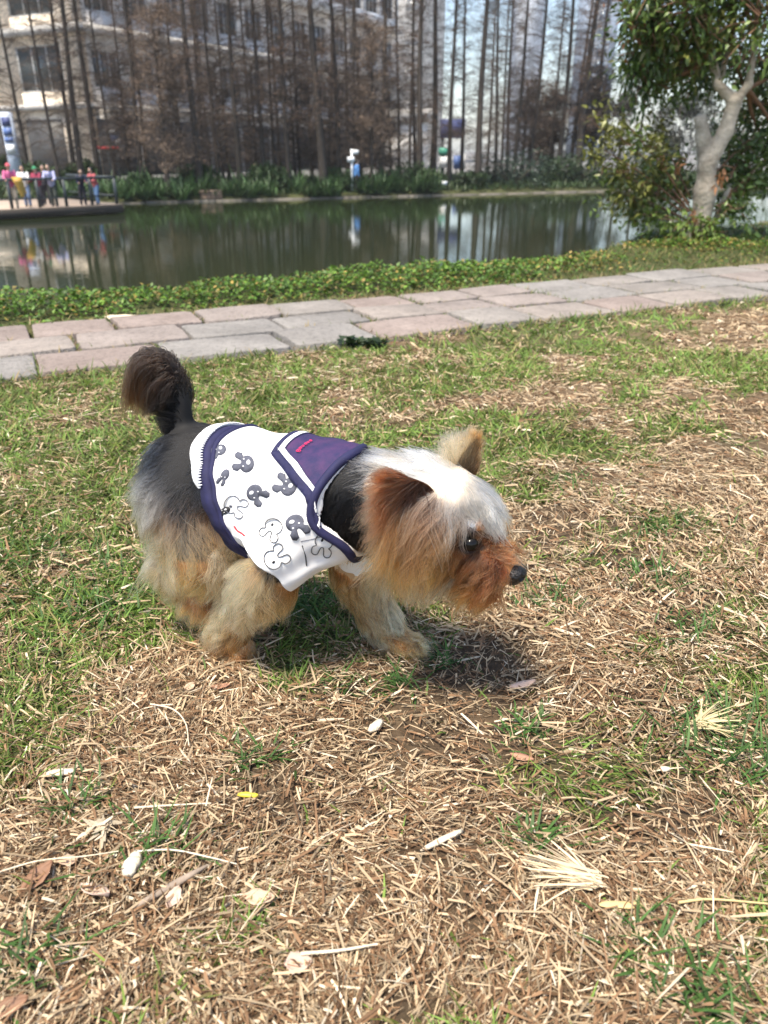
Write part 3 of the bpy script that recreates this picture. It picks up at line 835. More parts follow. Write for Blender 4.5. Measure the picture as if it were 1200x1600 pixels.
person(72, 1.6, 1.36, cam_face + .6, (.02, .02, .03), (.02, .02, .025), 'person all in black standing behind the green cap', .0, 'down')
person(83, .42, 1.40, cam_face + .15, (.42, .42, .62), (.05, .06, .05), 'person in pale violet shirt leaning on the railing', .13, 'rail')
person(128, .42, 1.22, cam_face + .5, (.02, .02, .05), (.02, .02, .03), 'person in dark clothes bent over the railing', .22, 'rail')
person(151, .55, 1.26, cam_face - .5, (.42, .10, .11), (.09, .17, .33), 'person in red jacket and blue trousers at the right end of the railing', .10, 'rail')
# yellow jacket hung over the rail
r_ = ray(31, 300); tp = np.linalg.solve(np.array([[r_[0], -du[0]], [r_[1], -du[1]]]), d0)[1]
jb = empty('yellow_jacket', (d0[0] + du[0] * tp, d0[1] + du[1] * tp, DZ), drz); tag(jb, 'mustard yellow jacket draped over the deck railing beside the one in pink', 'jacket')
jm = cloth_mat((.50, .30, .06))
V, F = surface_nets(lambda Q: np.maximum(np.abs(smin(sd_cap(Q, (-.12, .12, .93), (.12, .12, .93), .060, .060), sd_cap(Q, (.02, .045, .86), (.09, .04, .42), .13, .06), .05)) - .012, -(sd_cap(Q, (-.9, .12, .92), (.9, .12, .92), .047, .047))), (-.32, -.14, .30), (.32, .26, 1.05), .02)
mobj('cloth', V, F, jm, jb)
V, F = surface_nets(lambda Q: sd_cap(Q, (.13, .04, .84), (.20, .02, .50), .05, .035), (.0, -.1, .4), (.32, .14, .95), .016)
mobj('sleeve', V, F, jm, jb)

# person on the far bank and the white signpost
white_m = mat('white_paint', (.80, .81, .82), .5)
blue_m = mat('sign_blue', (.10, .17, .40), .5); blue2 = mat('banner_blue', (.07, .09, .24), .6); red_m = mat('sign_red', (.60, .05, .05), .5); pale_m = mat('totem_pale_blue', (.55, .62, .75), .5); green_s = mat('sign_green', (.10, .45, .32), .5)
def sign_root(name, px, Y, label, cat='sign'):
    global Y_
    Y = max(Y, shoreY(px, .6)); Y_ = Y
    p = on_y(px, 270, Y); z = float(gz(p[0], p[1])); t = empty(name, (p[0], Y, z)); tag(t, label, cat); return t, px_size(np.array([0, Y, 0])), z
def zpx(py, Y):          # height of a sight line at distance Y
    return on_y(600, py, Y)[2]
t, s, z = sign_root('signpost', 550, 39.5, 'slim white signpost among the plants on the far bank')
mb = MB(); mb.tube([(0, 0, -.1), (0, 0, zpx(233, Y_) - z)], .06, 8); mb.build('post', white_m, t, True)
mb = MB(); mb.box((-.02, -.05, zpx(241, Y_) - z), (.34, -.01, zpx(234, Y_) - z)); mb.build('panel', white_m, t)
mb = MB(); mb.box((-.22, -.10, zpx(253, Y_) - z), (.14, -.062, zpx(245, Y_) - z)); mb.build('panel', white_m, t)
Yp = shoreY(557, .5); pp = on_y(557, 285, Yp)
person(557, 0.0, 1.55, 0.4, (.08, .22, .50), (.015, .015, .02), 'person in blue top and black trousers on the bank beside the white signpost', .02, 'down', at_xy=(pp[0], pp[1], float(gz(pp[0], pp[1]))))
t, s, z = sign_root('totem_sign', 26, 44, 'tall pale blue totem sign at the left edge by the beige block')
hw = 8 * s
mb = MB(); mb.box((-hw, -.15, -.2), (hw, .15, zpx(175, Y_) - z)); mb.build('totem_body', pale_m, t)
for (a, b_, m_) in ((183, 197, blue2), (200, 212, blue_m), (215, 222, blue_m), (226, 240, white_m)):
    mb = MB(); mb.box((-hw * .8, -.19, zpx(b_, Y_) - z), (hw * .8, -.152, zpx(a, Y_) - z)); mb.build('panel', m_, t)
t, s, z = sign_root('shop_sign', 186, 50, 'small blue and white shop sign on the building front behind the conifers')
mb = MB(); mb.tube([(0, .1, 0), (0, .1, zpx(203, Y_) - z)], .07, 8); mb.build('post', rail_m, t, True)
for (x0, x1, a, b_) in ((-5, 3, 203, 211), (-4, 6, 212, 219), (1, 9, 216, 225)):
    mb = MB(); mb.box((x0 * s, -.12, zpx(b_, Y_) - z), (x1 * s, -.05, zpx(a, Y_) - z)); mb.build('panel', white_m if a != 212 else blue_m, t)
t, s, z = sign_root('red_sign', 174, 49.5, 'low red strip sign below the blue and white shop sign')
mb = MB(); mb.box((-17 * s, -.1, zpx(233, Y_) - z), (17 * s, .0, zpx(229, Y_) - z)); mb.build('panel', red_m, t)
for x in (-14, 0, 14):
    mb = MB(); mb.tube([(x * s, -.05, -.1), (x * s, -.05, zpx(233, Y_) - z - .002)], .05, 8); mb.build('post', rail_m, t, True)
t, s, z = sign_root('billboard', 705, 60, 'dark blue billboard between conifer trunks right of the cream tower')
mb = MB(); mb.box((-19 * s, -.15, zpx(216, Y_) - z), (19 * s, .1, zpx(186, Y_) - z)); mb.build('panel', blue2, t)
for x in (-15, 15):
    mb = MB(); mb.tube([(x * s, 0, -.1), (x * s, 0, zpx(216, Y_) - z - .003)], .10, 8); mb.build('post', rail_m, t, True)
t, s, z = sign_root('poster_stand', 706, 57, 'white and blue poster stand under the dark blue billboard')
for (x0, x1, a, b_, m_) in ((-22, -6, 231, 243, green_s), (-20, 0, 245, 262, white_m), (2, 12, 243, 264, blue_m), (14, 20, 240, 265, white_m)):
    mb = MB(); mb.box((x0 * s, -.1, zpx(b_, Y_) - z), (x1 * s, -.02, zpx(a, Y_) - z)); mb.build('panel', m_, t)
for x in (-13, 7, 17):
    mb = MB(); mb.tube([(x * s, 0.02, -.1), (x * s, .02, zpx(240, Y_) - z)], .05, 8); mb.build('post', rail_m, t, True)
t, s, z = sign_root('waterside_notice', 695, 40.5, 'small white notice board on the far bank below the poster stand')
mb = MB(); mb.box((-4 * s, -.04, zpx(289, Y_) - z), (4 * s, 0, zpx(283, Y_) - z)); mb.build('panel', white_m, t)
mb = MB(); mb.tube([(0, .03, -.1), (0, .03, zpx(284, Y_) - z)], .03, 6); mb.build('post', rail_m, t, True)
crate_m = mat('weathered_planter_wood', (.20, .14, .10), .9, noise=3, noise_amt=.3)
pl = far_pt(3.8, .25); t = empty('planter_box', pl, math.atan2(FU[1], FU[0])); tag(t, 'brown wooden planter box at the waterline among the strap-leaved plants', 'planter')
for k in range(3):
    mb = MB(); mb.box((-.5, -.20, -.12 + .13 * k), (.5, -.15, .0 + .13 * k)); mb.build('plank', crate_m, t)
mb = MB(); mb.box((-.5, -.148, -.12), (.5, .2, .26)); mb.build('box', crate_m, t)

# ------------------------------------------------------------------ pale-trunked tree on the near bank
TY = 7.44
def tp(px, py, dy=0.0): return on_y(px, py, TY + dy)
pale_bark = mat('pale_bark', (.60, .52, .41), .9, noise=9, color2=(.30, .25, .19), bump=(26, .9))
tree = empty('pale_trunk_tree', tp(1088, 392)); tag(tree, 'leafy evergreen tree with a pale forked trunk on the near bank at right', 'tree')
O = np.array(tree.location)
seg = [((1086, 396), (1096, 345), .085, .078, 0), ((1096, 345), (1102, 300), .078, .105, 0), ((1102, 300), (1104, 262), .088, .078, 0), ((1104, 262), (1098, 215), .075, .060, .02), ((1098, 215), (1095, 186), .060, .048, .02),
       ((1106, 258), (1134, 205), .070, .062, -.02), ((1134, 205), (1148, 160), .062, .060, -.02), ((1148, 160), (1122, 132), .050, .040, 0), ((1122, 132), (1108, 70), .040, .03, .05), ((1148, 160), (1170, 132), .040, .032, -.05), ((1170, 132), (1182, 50), .032, .022, -.05),
       ((1122, 138), (1140, 70), .03, .022, .2), ((1098, 200), (1088, 186), .03, .022, 0), ((1086, 396), (1115, 350), .045, .035, .1), ((1115, 350), (1140, 290), .035, .02, .15), ((1080, 396), (1072, 360), .035, .03, -.1)]
segs = [(tp(*a, dy) - O, tp(*b, dy) - O, ra, rb) for a, b, ra, rb, dy in seg]
def tree_sdf(P):
    d = None
    for a, b, ra, rb in segs:
        e = sd_cap(P, a, b, ra, rb); d = e if d is None else smin(d, e, .03)
    d = np.minimum(d, 1)
    d = d + .012 * (fbm(P[..., 2] * 3 + P[..., 0] * 5, P[..., 1] * 9 + P[..., 0] * 4, 1.6, 3, 5) - .5) + .006 * (fbm(P[..., 2] * 9, P[..., 0] * 30 + P[..., 1] * 30, 1.2, 2, 8) - .5)
    return d
allp = np.array([p for s_ in segs for p in s_[:2]])
V, F = surface_nets(tree_sdf, allp.min(0) - .16, allp.max(0) + .16, .016)
mobj('trunk', V, F, pale_bark, tree)
twig2 = mat('reddish_twig', (.22, .12, .07), .9)
br = MB(); LB = []; LD = []; LC = []
DARK = np.array([.070, .120, .026]); MID = np.array([.130, .190, .040]); YEL = np.array([.17, .175, .040]); RED = np.array([.22, .09, .04])
def spray(base, tipv, nleaf, c, size, tw=.012, jitter=.10):
    base = np.asarray(base, float); tipv = np.asarray(tipv, float)
    mid = (base + tipv) / 2 + rng.normal(size=3) * .06
    Q = spline([base, mid, tipv], 6)
    br.tube(Q, np.linspace(tw, tw * .25, 6), 4, False)
    k = rng.random(nleaf) ** .6
    p = base + (tipv - base) * k[:, None] + rng.normal(size=(nleaf, 3)) * jitter * (0.4 + .6 * k[:, None])
    LB.append(p); d = (tipv - base) / (np.linalg.norm(tipv - base) + 1e-9)
    LD.append(np.tile(d, (nleaf, 1)) * .8 + rng.normal(size=(nleaf, 3)) * .7)
    LC.append(np.tile(c, (nleaf, 1)) * (.55 + .9 * rng.random((nleaf, 1))))
# upper crown: blobs of sprays
crown_c = [(1040, 40, 0, 70), (1010, 60, .2, 46), (1080, 10, -.2, 70), (1140, 0, .2, 80), (1195, 30, -.3, 80), (1100, -60, 0, 110), (1180, -80, .3, 110), (1030, -50, -.2, 90), (1240, 0, 0, 100), (1195, 100, .75, 56), (1215, 165, .6, 50), (1050, 105, .5, 52), (1015, 125, .2, 42), (1200, 225, .7, 50),
           (1230, 245, .4, 50), (1085, 120, .9, 36), (1130, 95, 1.1, 60), (1175, 175, 1.2, 56), (1245, 120, .3, 80), (1010, 20, 0, 40), (1150, -170, 0, 130), (1225, -150, .2, 120), (1050, -140, .1, 100), (1095, 60, .0, 46), (1000, 95, .1, 30)]
hub = [tp(1146, 165) - O, tp(1122, 138) - O, tp(1168, 138) - O, tp(1105, 95, .05) - O, tp(1180, 60, -.05) - O, tp(1140, 70, .2) - O]
for (a, b_, dy, r_) in crown_c:
    cc = tp(a, b_, dy) - O; R_ = r_ * .0058
    hb = min(hub, key=lambda q: np.linalg.norm(q - cc))
    br.tube(spline([hb, (hb + cc) / 2 + rng.normal(size=3) * .05, cc], 7), np.linspace(.022, .008, 7), 5, False)
    for k in range(int(12 + r_ * .19)):
        v = rng.normal(size=3); v /= np.linalg.norm(v); v *= R_ * (.6 + .6 * rng.random())
        c = DARK if rng.random() < .5 else (MID if rng.random() < .75 else (YEL if rng.random() < .85 else RED))
        spray(cc + v * .15, cc + v, 26, c, .08, .008, .085)
# low side shoots with yellow-green tips
for (bx, by, tx, ty, dy, c) in [(1075, 330, 945, 235, -.1, YEL), (1072, 335, 940, 258, .0, YEL), (1070, 320, 960, 205, .1, YEL), (1075, 320, 985, 200, -.2, YEL), (1078, 310, 1030, 215, .4, YEL), (1075, 345, 960, 300, 0, YEL), (1075, 345, 985, 315, .2, MID), (1075, 350, 1000, 335, -.1, MID), 
                                (1078, 330, 1020, 285, .4, DARK), (1080, 330, 1050, 270, .5, DARK), (1130, 330, 1180, 240, .5, DARK), (1120, 335, 1160, 290, .3, MID), (1115, 330, 1185, 280, .3, DARK), (1130, 320, 1195, 250, .3, MID), (1120, 320, 1150, 330, -.1, DARK), (1090, 372, 1055, 350, -.2, MID), (1095, 372, 1120, 345, -.2, MID),
                                (1140, 280, 1175, 215, .5, DARK), (1118, 270, 1195, 200, .4, DARK), (1110, 300, 1140, 255, .5, DARK)]:
    b0 = tp(bx, by, dy * .3) - O; t0 = tp(tx, ty, dy) - O
    br.tube(spline([b0, (b0 + t0) / 2 + [0, 0, .03], t0], 8), np.linspace(.010, .003, 8), 4, False)
    for k in range(8):
        f_ = .25 + .75 * rng.random(); q = b0 + (t0 - b0) * f_
        spray(q, q + (t0 - b0) * .16 + rng.normal(size=3) * .10, 34 if c is YEL else 22, c if rng.random() < .8 else MID, .07, .0035, .06)
for (a, b_) in ((1037, 240), (1060, 250), (1130, 258), (1128, 268), (1085, 325), (1090, 335)):       # hanging dead leaves
    q = tp(a, b_, -.12) - O
    spray(q, q + np.array([0, 0, -.10]), 9, np.array([.42, .20, .09]), .08, .004, .025)
br.build('branches', twig2, tree, True)['kind'] = 'stuff'
LB = np.concatenate(LB); LD = np.concatenate(LD); LC = np.concatenate(LC); n = len(LB)
yaw = np.arctan2(LD[:, 1], LD[:, 0]); pit = np.arctan2(LD[:, 2], np.hypot(LD[:, 0], LD[:, 1])) - .25
gloss_leaf = mat('glossy_leaf', attr=True, rough=.38, translucent=.22, spec=.5)
def leaf_blades(B, yaw, pitch, L, w, col, roll):
    """pointed oval leaves folded along the midrib"""
    n = len(B)
    d = np.stack([np.cos(yaw) * np.cos(pitch), np.sin(yaw) * np.cos(pitch), np.sin(pitch)], -1)
    sd_ = np.stack([-np.sin(yaw), np.cos(yaw), 0 * yaw], -1); up = np.cross(d, sd_)
    cr, sr = np.cos(roll)[:, None], np.sin(roll)[:, None]; sd_, up = sd_ * cr + up * sr, up * cr - sd_ * sr
    L_ = L[:, None]; W = w[:, None] * .5
    V = np.stack([B, B + d * L_ * .38 - sd_ * W + up * W * .35, B + d * L_ * .45, B + d * L_ * .38 + sd_ * W + up * W * .35, B + d * L_ - up * L_ * .10], 1)
    b = (np.arange(n) * 5)[:, None]
    F = np.concatenate([b + np.array([[0, 2, 1]]), b + np.array([[0, 3, 2]]), b + np.array([[1, 2, 4]]), b + np.array([[2, 3, 4]])])
    return V.reshape(-1, 3), F, np.repeat(col, 5, 0)
V, F, K = leaf_blades(LB, yaw, pit, .050 + .038 * rng.random(n), .022 + .014 * rng.random(n), LC, rng.normal(size=n) * .8)
o = mobj('crown', V, F, gloss_leaf, tree, False, K); o['kind'] = 'stuff'
# ------------------------------------------------------------------ near bank ground cover
def scatter(n, lo, hi, dens):
    """points by rejection; dens in 0..1"""
    P = np.column_stack([rng.uniform(lo[0], hi[0], n), rng.uniform(lo[1], hi[1], n)])
    return P[rng.random(n) < dens(P[:, 0], P[:, 1])]
n = 150000
u = rng.uniform(-3.6, 9.5, n); w = rng.uniform(.02, 2.9, n)
x, y = from_uw(u, w)
lush = np.clip(1.15 - smooth01(x, .2, 2.0) * 1.05 + (fbm(x, y, 2.5, 3, 41) - .5) * 1.3 + .5 * smooth01(np.hypot(x - 2.9, y - 7.35), .9, .35), .04, 1)
keep = (rng.random(n) < lush * smooth01(w + .12 * (fbm(x, y, 3, 2, 44) - .5) * 2, .02, .22)) & (w < crest(x) + .75)
x, y, w, lush = x[keep], y[keep], w[keep], lush[keep]; n = len(x)
hgt = (.012 + .085 * lush * fbm(x, y, 3.5, 3, 43) * rng.random(n) ** .6 * 1.6) * smooth01(w, 0, .35)
B = np.column_stack([x, y, gz(x, y) + hgt])
c = np.array([.085, .165, .026]) * (.45 + .95 * rng.random((n, 1)))
yl = rng.random(n) < .14 + .40 * (1 - lush); c[yl] = np.array([.20, .16, .05]) * (.6 + .8 * rng.random((yl.sum(), 1)))
bright = rng.random(n) < .25; c[bright] *= [1.7, 1.5, 1.3]
cover_m = mat('ground_cover_leaf', attr=True, rough=.5, translucent=.25, spec=.35)
V, F, K = leaf_blades(B, rng.random(n) * 6.28, rng.normal(size=n) * .35 + .25, .020 + .020 * rng.random(n), .013 + .014 * rng.random(n), c, rng.normal(size=n) * .4)
tag(mobj('ground_cover', V, F, cover_m, None, False, K), kind='stuff')

# ------------------------------------------------------------------ lawn: living blades, dry straw
grass_m = mat('grass_blade', attr=True, rough=.55, translucent=.3, spec=.3)
straw_m = mat('dry_straw', attr=True, rough=.75, translucent=.12, spec=.25)
on_lawn = lambda x, y: uw(x, y)[1] < -PATH_W + .02
def wedge(n, y0, y1, pad=.35, p=1.0):
    y = y0 + (y1 - y0) * rng.random(n) ** p
    hw = .56 * y + .15 + pad
    return (rng.random(n) * 2 - 1) * hw, y
G_ = []; S_ = []
def add_grass(n, y0, y1, ls, ws, pad=.35):
    x, y = wedge(n, y0, y1, pad); g = green(x, y)
    k = (rng.random(n) < g * 1.1 + .012) & on_lawn(x, y); x, y = x[k], y[k]; n = len(x)
    tuft = rng.normal(size=n)
    c = np.array([.115, .190, .038]) * (.45 + .95 * rng.random((n, 1)))
    t = fbm(x, y, 2.2, 2, 51)[:, None]; c = c * (.7 + .7 * t) + np.array([.05, .025, .0]) * (rng.random((n, 1)) ** 3)
    dr = rng.random(n) < .16; c[dr] = np.array([.26, .22, .09]) * (.6 + .7 * rng.random((dr.sum(), 1)))
    yawc = fbm(x, y, 9, 1, 55) * 12.6
    B = np.column_stack([x, y, gz(x, y) - .004])
    G_.append(blades(B, yawc + rng.normal(size=n) * 1.1, .25 + .75 * rng.random(n), ls * (.5 + rng.random(n)), ws * (.6 + .7 * rng.random(n)), ls * .5 * rng.random(n), c, nseg=2, roll=rng.normal(size=n) * .5, tipcol=c * 1.25))
def add_straw(n, y0, y1, ls, ws, zs, pad=.35, dens=1.0):
    x, y = wedge(n, y0, y1, pad); g = green(x, y)
    k = (rng.random(n) < (1 - .72 * g) * dens) & on_lawn(x, y)
    bare = fbm(x, y, 6.0, 3, 61); k &= rng.random(n) < smooth01(bare, .25, .55) * .72 + .28
    x, y = x[k], y[k]; n = len(x)
    r = rng.random(n)
    c = np.array([.48, .36, .225])[None] * (.45 + .85 * rng.random((n, 1)))
    br_ = r < (.44 - .16 * smooth01(y, .8, 1.8)); c[br_] = np.array([.22, .128, .068]) * (.45 + .9 * rng.random((br_.sum(), 1)))
    pale = r > .92; c[pale] = np.array([.68, .575, .42]) * (.8 + .35 * rng.random((pale.sum(), 1)))
    L = ls * (.20 + 1.02 * rng.random(n) ** 2.2); W = ws * (.35 + 1.25 * rng.random(n) ** 2.2)
    d = fbm(x, y, 3.0, 2, 63) * 9
    yaw = np.where(rng.random(n) < .55, d + rng.normal(size=n) * .7, rng.random(n) * 6.28)
    z = gz(x, y) + .002 + zs * rng.random(n) ** 1.4
    B = np.column_stack([x - np.cos(yaw) * L / 2, y - np.sin(yaw) * L / 2, z])
    S_.append(blades(B, yaw, rng.normal(size=n) * .13, L, W, L * .34 * rng.normal(size=n), c, nseg=3, roll=rng.normal(size=n) * .7, taper=.40))
add_straw(90000, .34, 1.15, .056, .0027, .014)
add_straw(92000, 1.15, 2.1, .058, .0036, .016)
add_straw(52000, .34, 1.4, .016, .0030, .012)
add_straw(64000, 2.1, 3.4, .066, .0050, .014)
add_straw(34000, 3.4, 5.4, .085, .0080, .014, .8)
add_grass(60000, .34, 1.15, .036, .0040)
add_grass(80000, 1.15, 2.1, .036, .0046)
add_grass(64000, 2.1, 3.4, .042, .0060)
add_grass(30000, 3.4, 5.4, .050, .0085, .8)
# joints of the path and its edges
jx = []; 
for (u0, w0, w1) in joints:
    m = int(rng.random() ** 1.3 * 90)
    jx.append(np.column_stack([u0 + rng.normal(size=m) * .006, rng.uniform(w0, w1, m)]))
for w0 in (-.646, -.320):
    m = 1500; uu = rng.uniform(-3, 8, m); kk = fbm(uu, uu * 0, 2.2, 2, int(70 - w0 * 10)) > .44
    jx.append(np.column_stack([uu[kk], w0 + rng.normal(size=kk.sum()) * .007]))
for w0, m, s_ in ((.02, 3200, .03), (-PATH_W - .03, 2600, .03)):
    uu = rng.uniform(-3.2, 8.5, m); jx.append(np.column_stack([uu, w0 + rng.normal(size=m) * s_]))
jx = np.concatenate(jx); x, y = from_uw(jx[:, 0], jx[:, 1]); n = len(x)
c = np.array([.11, .15, .035]) * (.5 + .9 * rng.random((n, 1))); dr = rng.random(n) < .3; c[dr] = np.array([.30, .23, .11])
G_.append(blades(np.column_stack([x, y, np.maximum(gz(x, y), -.01) + .012]), rng.random(n) * 6.28, .2 + .8 * rng.random(n), .030 + .035 * rng.random(n), .005 + .004 * rng.random(n), .012 * rng.random(n), c, nseg=2))
# dry short grass on the bank right of the lush cover
n = 26000
u = rng.uniform(.6, 9, n); w = rng.uniform(.0, 3.2, n); x, y = from_uw(u, w)
k = (rng.random(n) < smooth01(x, .0, 2.0)) & (w < crest(x) + .5); x, y = x[k], y[k]; n = len(x)
c = np.array([.19, .17, .07]) * (.5 + .9 * rng.random((n, 1))); gr = rng.random(n) < fbm(x, y, 2.0, 3, 77) * .9; c[gr] = np.array([.08, .135, .03]) * (.6 + .8 * rng.random((gr.sum(), 1)))
G_.append(blades(np.column_stack([x, y, gz(x, y)]), rng.random(n) * 6.28, .15 + .7 * rng.random(n), .05 + .05 * rng.random(n), .006 + .006 * rng.random(n), .03 * rng.random(n), c, nseg=2))
# tufts of longer green blades that stand out in the photograph
def tuft(px, py, n, r, L):
    p = on_z(px, py)
    a = rng.normal(size=(n, 2)) * r * .5
    B = np.column_stack([p[0] + a[:, 0], p[1] + a[:, 1] * .8, gz(p[0] + a[:, 0], p[1] + a[:, 1] * .8)])
    c = np.array([.055, .115, .026]) * (.6 + .8 * rng.random((n, 1)))
    G_.append(blades(B, rng.random(n) * 6.28, .25 + .7 * rng.random(n), L * (.5 + .8 * rng.random(n)), .0045 * (.7 + .6 * rng.random(n)), L * .4 * rng.random(n), c, nseg=3, tipcol=c * 1.3))
for a in [(1130, 1150, 150, .10, .07), (1170, 1190, 110, .09, .06), (860, 940, 110, .07, .05), (1100, 990, 130, .10, .05), (1020, 900, 120, .10, .05), (620, 1075, 60, .04, .045), (530, 1070, 40, .03, .04), (1000, 1480, 60, .05, .05), (1130, 1560, 90, .06, .05), (250, 1330, 60, .06, .06), (60, 1500, 60, .05, .06), (480, 950, 160, .06, .05), (120, 960, 200, .14, .05), (210, 900, 200, .14, .05), (60, 860, 200, .14, .05),
          (680, 1030, 60, .04, .04), (820, 1140, 50, .04, .045), (900, 500, 300, .20, .06), (830, 1310, 40, .035, .05), (420, 960, 90, .05, .05), (1050, 820, 160, .12, .05), (880, 760, 130, .10, .045), (110, 1260, 60, .05, .05), (400, 1190, 50, .05, .045)]:
    tuft(*a)
V, F, K = merge(G_); tag(mobj('grass', V, F, grass_m, None, False, K), kind='stuff')
V, F, K = merge(S_); tag(mobj('straw', V, F, straw_m, None, False, K), kind='stuff')

# ------------------------------------------------------------------ litter one can pick out
def place(px, py, lift=.012):
    p = on_z(px, py, lift); return (p[0], p[1], float(gz(p[0], p[1])) + lift)
def lump(name, label, cat, px, py, L, W, T, m, rz, grp=None, seed=0, ends=.5):
    r = np.random.default_rng(int(px + py) + seed)
    k = 10; n = 7; t = np.linspace(-1, 1, n)
    ang = np.linspace(0, 2 * np.pi, k, endpoint=False)
    V = []
    for q in t:
        s_ = (1 - ends * abs(q) ** 3)
        w = 1 + .10 * r.normal(size=k)
        V.append(np.column_stack([np.full(k, q * L / 2) + .03 * L * r.normal(size=k), np.cos(ang) * W / 2 * s_ * w, np.sin(ang) * T / 2 * s_ * w + .06 * L * (1 - q * q) * 0]))
    V = np.concatenate(V)
    i = np.arange(n - 1)[:, None] * k; j = np.arange(k)[None]
    F = np.stack([i + j, i + (j + 1) % k, i + k + (j + 1) % k, i + k + j], -1).reshape(-1, 4)
    caps = np.vstack([np.arange(k)[::-1], np.arange(k) + (n - 1) * k])
    o = mobj(name, V, [F, caps], m, None, False); o.location = place(px, py); o.rotation_euler = (r.normal() * .08, r.normal() * .08, rz)
    return tag(o, label, cat, grp)
pale_wood = mat('pale_wood', (.66, .56, .41), .85, noise=60, noise_amt=.25, bump=(150, .4)); white_bit = mat('bleached_stem', (.64, .57, .44), .8, noise=80, noise_amt=.15, bump=(150, .3)); yellow_m = mat('yellow_plastic', (.72, .58, .05), .5); tan_strip = mat('tan_palm_strip', (.56, .42, .20), .7, noise=70, noise_amt=.2)
grey_wood = mat('grey_twig', (.27, .21, .16), .9, noise=70, noise_amt=.3)
lump('stem_piece', 'thick bleached cut stem piece standing out pale near the lower left', 'plant debris', 207, 1350, .034, .020, .014, white_bit, 1.5)
lump('wood_chip', 'pale flat wood chip lying across the straw near the left edge', 'plant debris', 92, 1207, .044, .014, .006, pale_wood, .05)
lump('yellow_stub', 'small yellow stub with a pale end in the straw', 'litter', 388, 1244, .028, .008, .007, yellow_m, -.05)
lump('palm_strip', 'tan flat strip of palm leaf at lower right', 'plant debris', 970, 1412, .050, .011, .004, tan_strip, -.05)
lump('wood_chip', 'short pale wood chip end up below the far front paw', 'plant debris', 587, 1132, .030, .015, .010, pale_wood, .9)
lump('wood_chip', 'pale splintered wood sliver right of the centre of the straw', 'plant debris', 690, 1310, .060, .008, .006, pale_wood, .45)
lump('pebble', 'tiny white pebble beside the green tuft at right', 'pebble', 1040, 1196, .014, .009, .007, white_bit, .2)
lump('twig', 'grey brown crooked twig below the bleached stem piece', 'twig', 265, 1385, .090, .009, .008, grey_wood, .6)
lump('husk', 'folded pale husk at the far edge of the path near the ground cover', 'plant debris', 192, 498, .17, .06, .035, pale_wood, .2)
lump('pebble', 'white pebble at the near path edge on the right', 'pebble', 1163, 467, .06, .04, .025, white_bit, .2)
def dry_leaf(px, py, L, W, rz, c, label, curl=.3):
    r = np.random.default_rng(int(px * 3 + py)); n = 9; V = []
    for i in range(n):
        t = i / (n - 1); w = W * .5 * math.sin(math.pi * min(1, t * .96 + .02)) ** .8 * (1 + .12 * r.normal())
        for j, u in enumerate((-1, -.5, 0, .5, 1)):
            V.append((L * (t - .5), w * u, curl * W * (u * u) * .6 + curl * L * .25 * (t - .5) ** 2 * 4 * .5 + .004 * r.normal() * 0 - (.0 if u else .002)))
    top = np.array(V); bot = top - [0, 0, .0012]
    F = []
    for i in range(n - 1):
        for j in range(4):
            a = i * 5 + j; F.append([a, a + 5, a + 6, a + 1]); a += 45; F.append([a, a + 1, a + 6, a + 5])
    rim = [i * 5 for i in range(n)] + [(n - 1) * 5 + j for j in range(1, 5)] + [i * 5 + 4 for i in range(n - 2, -1, -1)] + [j for j in (3, 2, 1)]
    for a, b in zip(rim, rim[1:] + rim[:1]): F.append([b, a, a + 45, b + 45])
    o = mobj('dry_leaf', np.vstack([top, bot]), np.array(F), c, None, True); o.location = place(px, py, .012); o.rotation_euler = (r.normal() * .2, r.normal() * .15, rz)
    return tag(o, label, 'leaf')
lf_red = mat('russet_leaf', (.36, .19, .12), .7, noise=50, noise_amt=.25); lf_tan = mat('tan_leaf', (.50, .36, .25), .7, noise=50, noise_amt=.2); lf_brn = mat('brown_leaf', (.22, .115, .065), .7, noise=50, noise_amt=.25); lf_pink = mat('pinkish_leaf', (.52, .38, .30), .7, noise=50, noise_amt=.15)
dry_leaf(817, 1071, .046, .020, .3, lf_pink, 'pinkish curled dry leaf right of the far front paw')
dry_leaf(815, 1183, .034, .016, -.4, lf_red, 'russet dry leaf in the straw below the pinkish curled leaf')
dry_leaf(272, 1402, .026, .018, 1.2, lf_pink, 'pale rounded dry leaf right of the grey brown twig')
dry_leaf(60, 1372, .045, .024, .9, lf_brn, 'brown dry leaf near the left edge of the straw')
dry_leaf(105, 1345, .024, .016, .4, lf_tan, 'small tan dry leaf above the brown leaf at left')
dry_leaf(147, 1393, .040, .022, -.3, lf_pink, 'dull pink dry leaf left of the grey brown twig')
dry_leaf(466, 1507, .030, .022, .2, lf_pink, 'rounded dull pink leaf near the bottom centre')
dry_leaf(405, 1405, .036, .020, 0, lf_tan, 'flat tan leaf half hidden in straw above the bottom centre')
dry_leaf(14, 1580, .040, .018, .5, lf_brn, 'dark brown leaf in the bottom left corner')
dry_leaf(345, 1073, .030, .014, .2, lf_red, 'thin russet leaf just below the near front paw')
dry_leaf(296, 838 + 235, .022, .012, .9, lf_tan, 'tiny tan leaf left of the near front paw')
dry_leaf(740, 655, .05, .03, .4, lf_pink, 'pale leaf on the lawn beside the far ear') if False else None
dry_leaf(548, 696, .035, .022, .7, lf_pink, 'pale leaf on the lawn just above the navy collar')
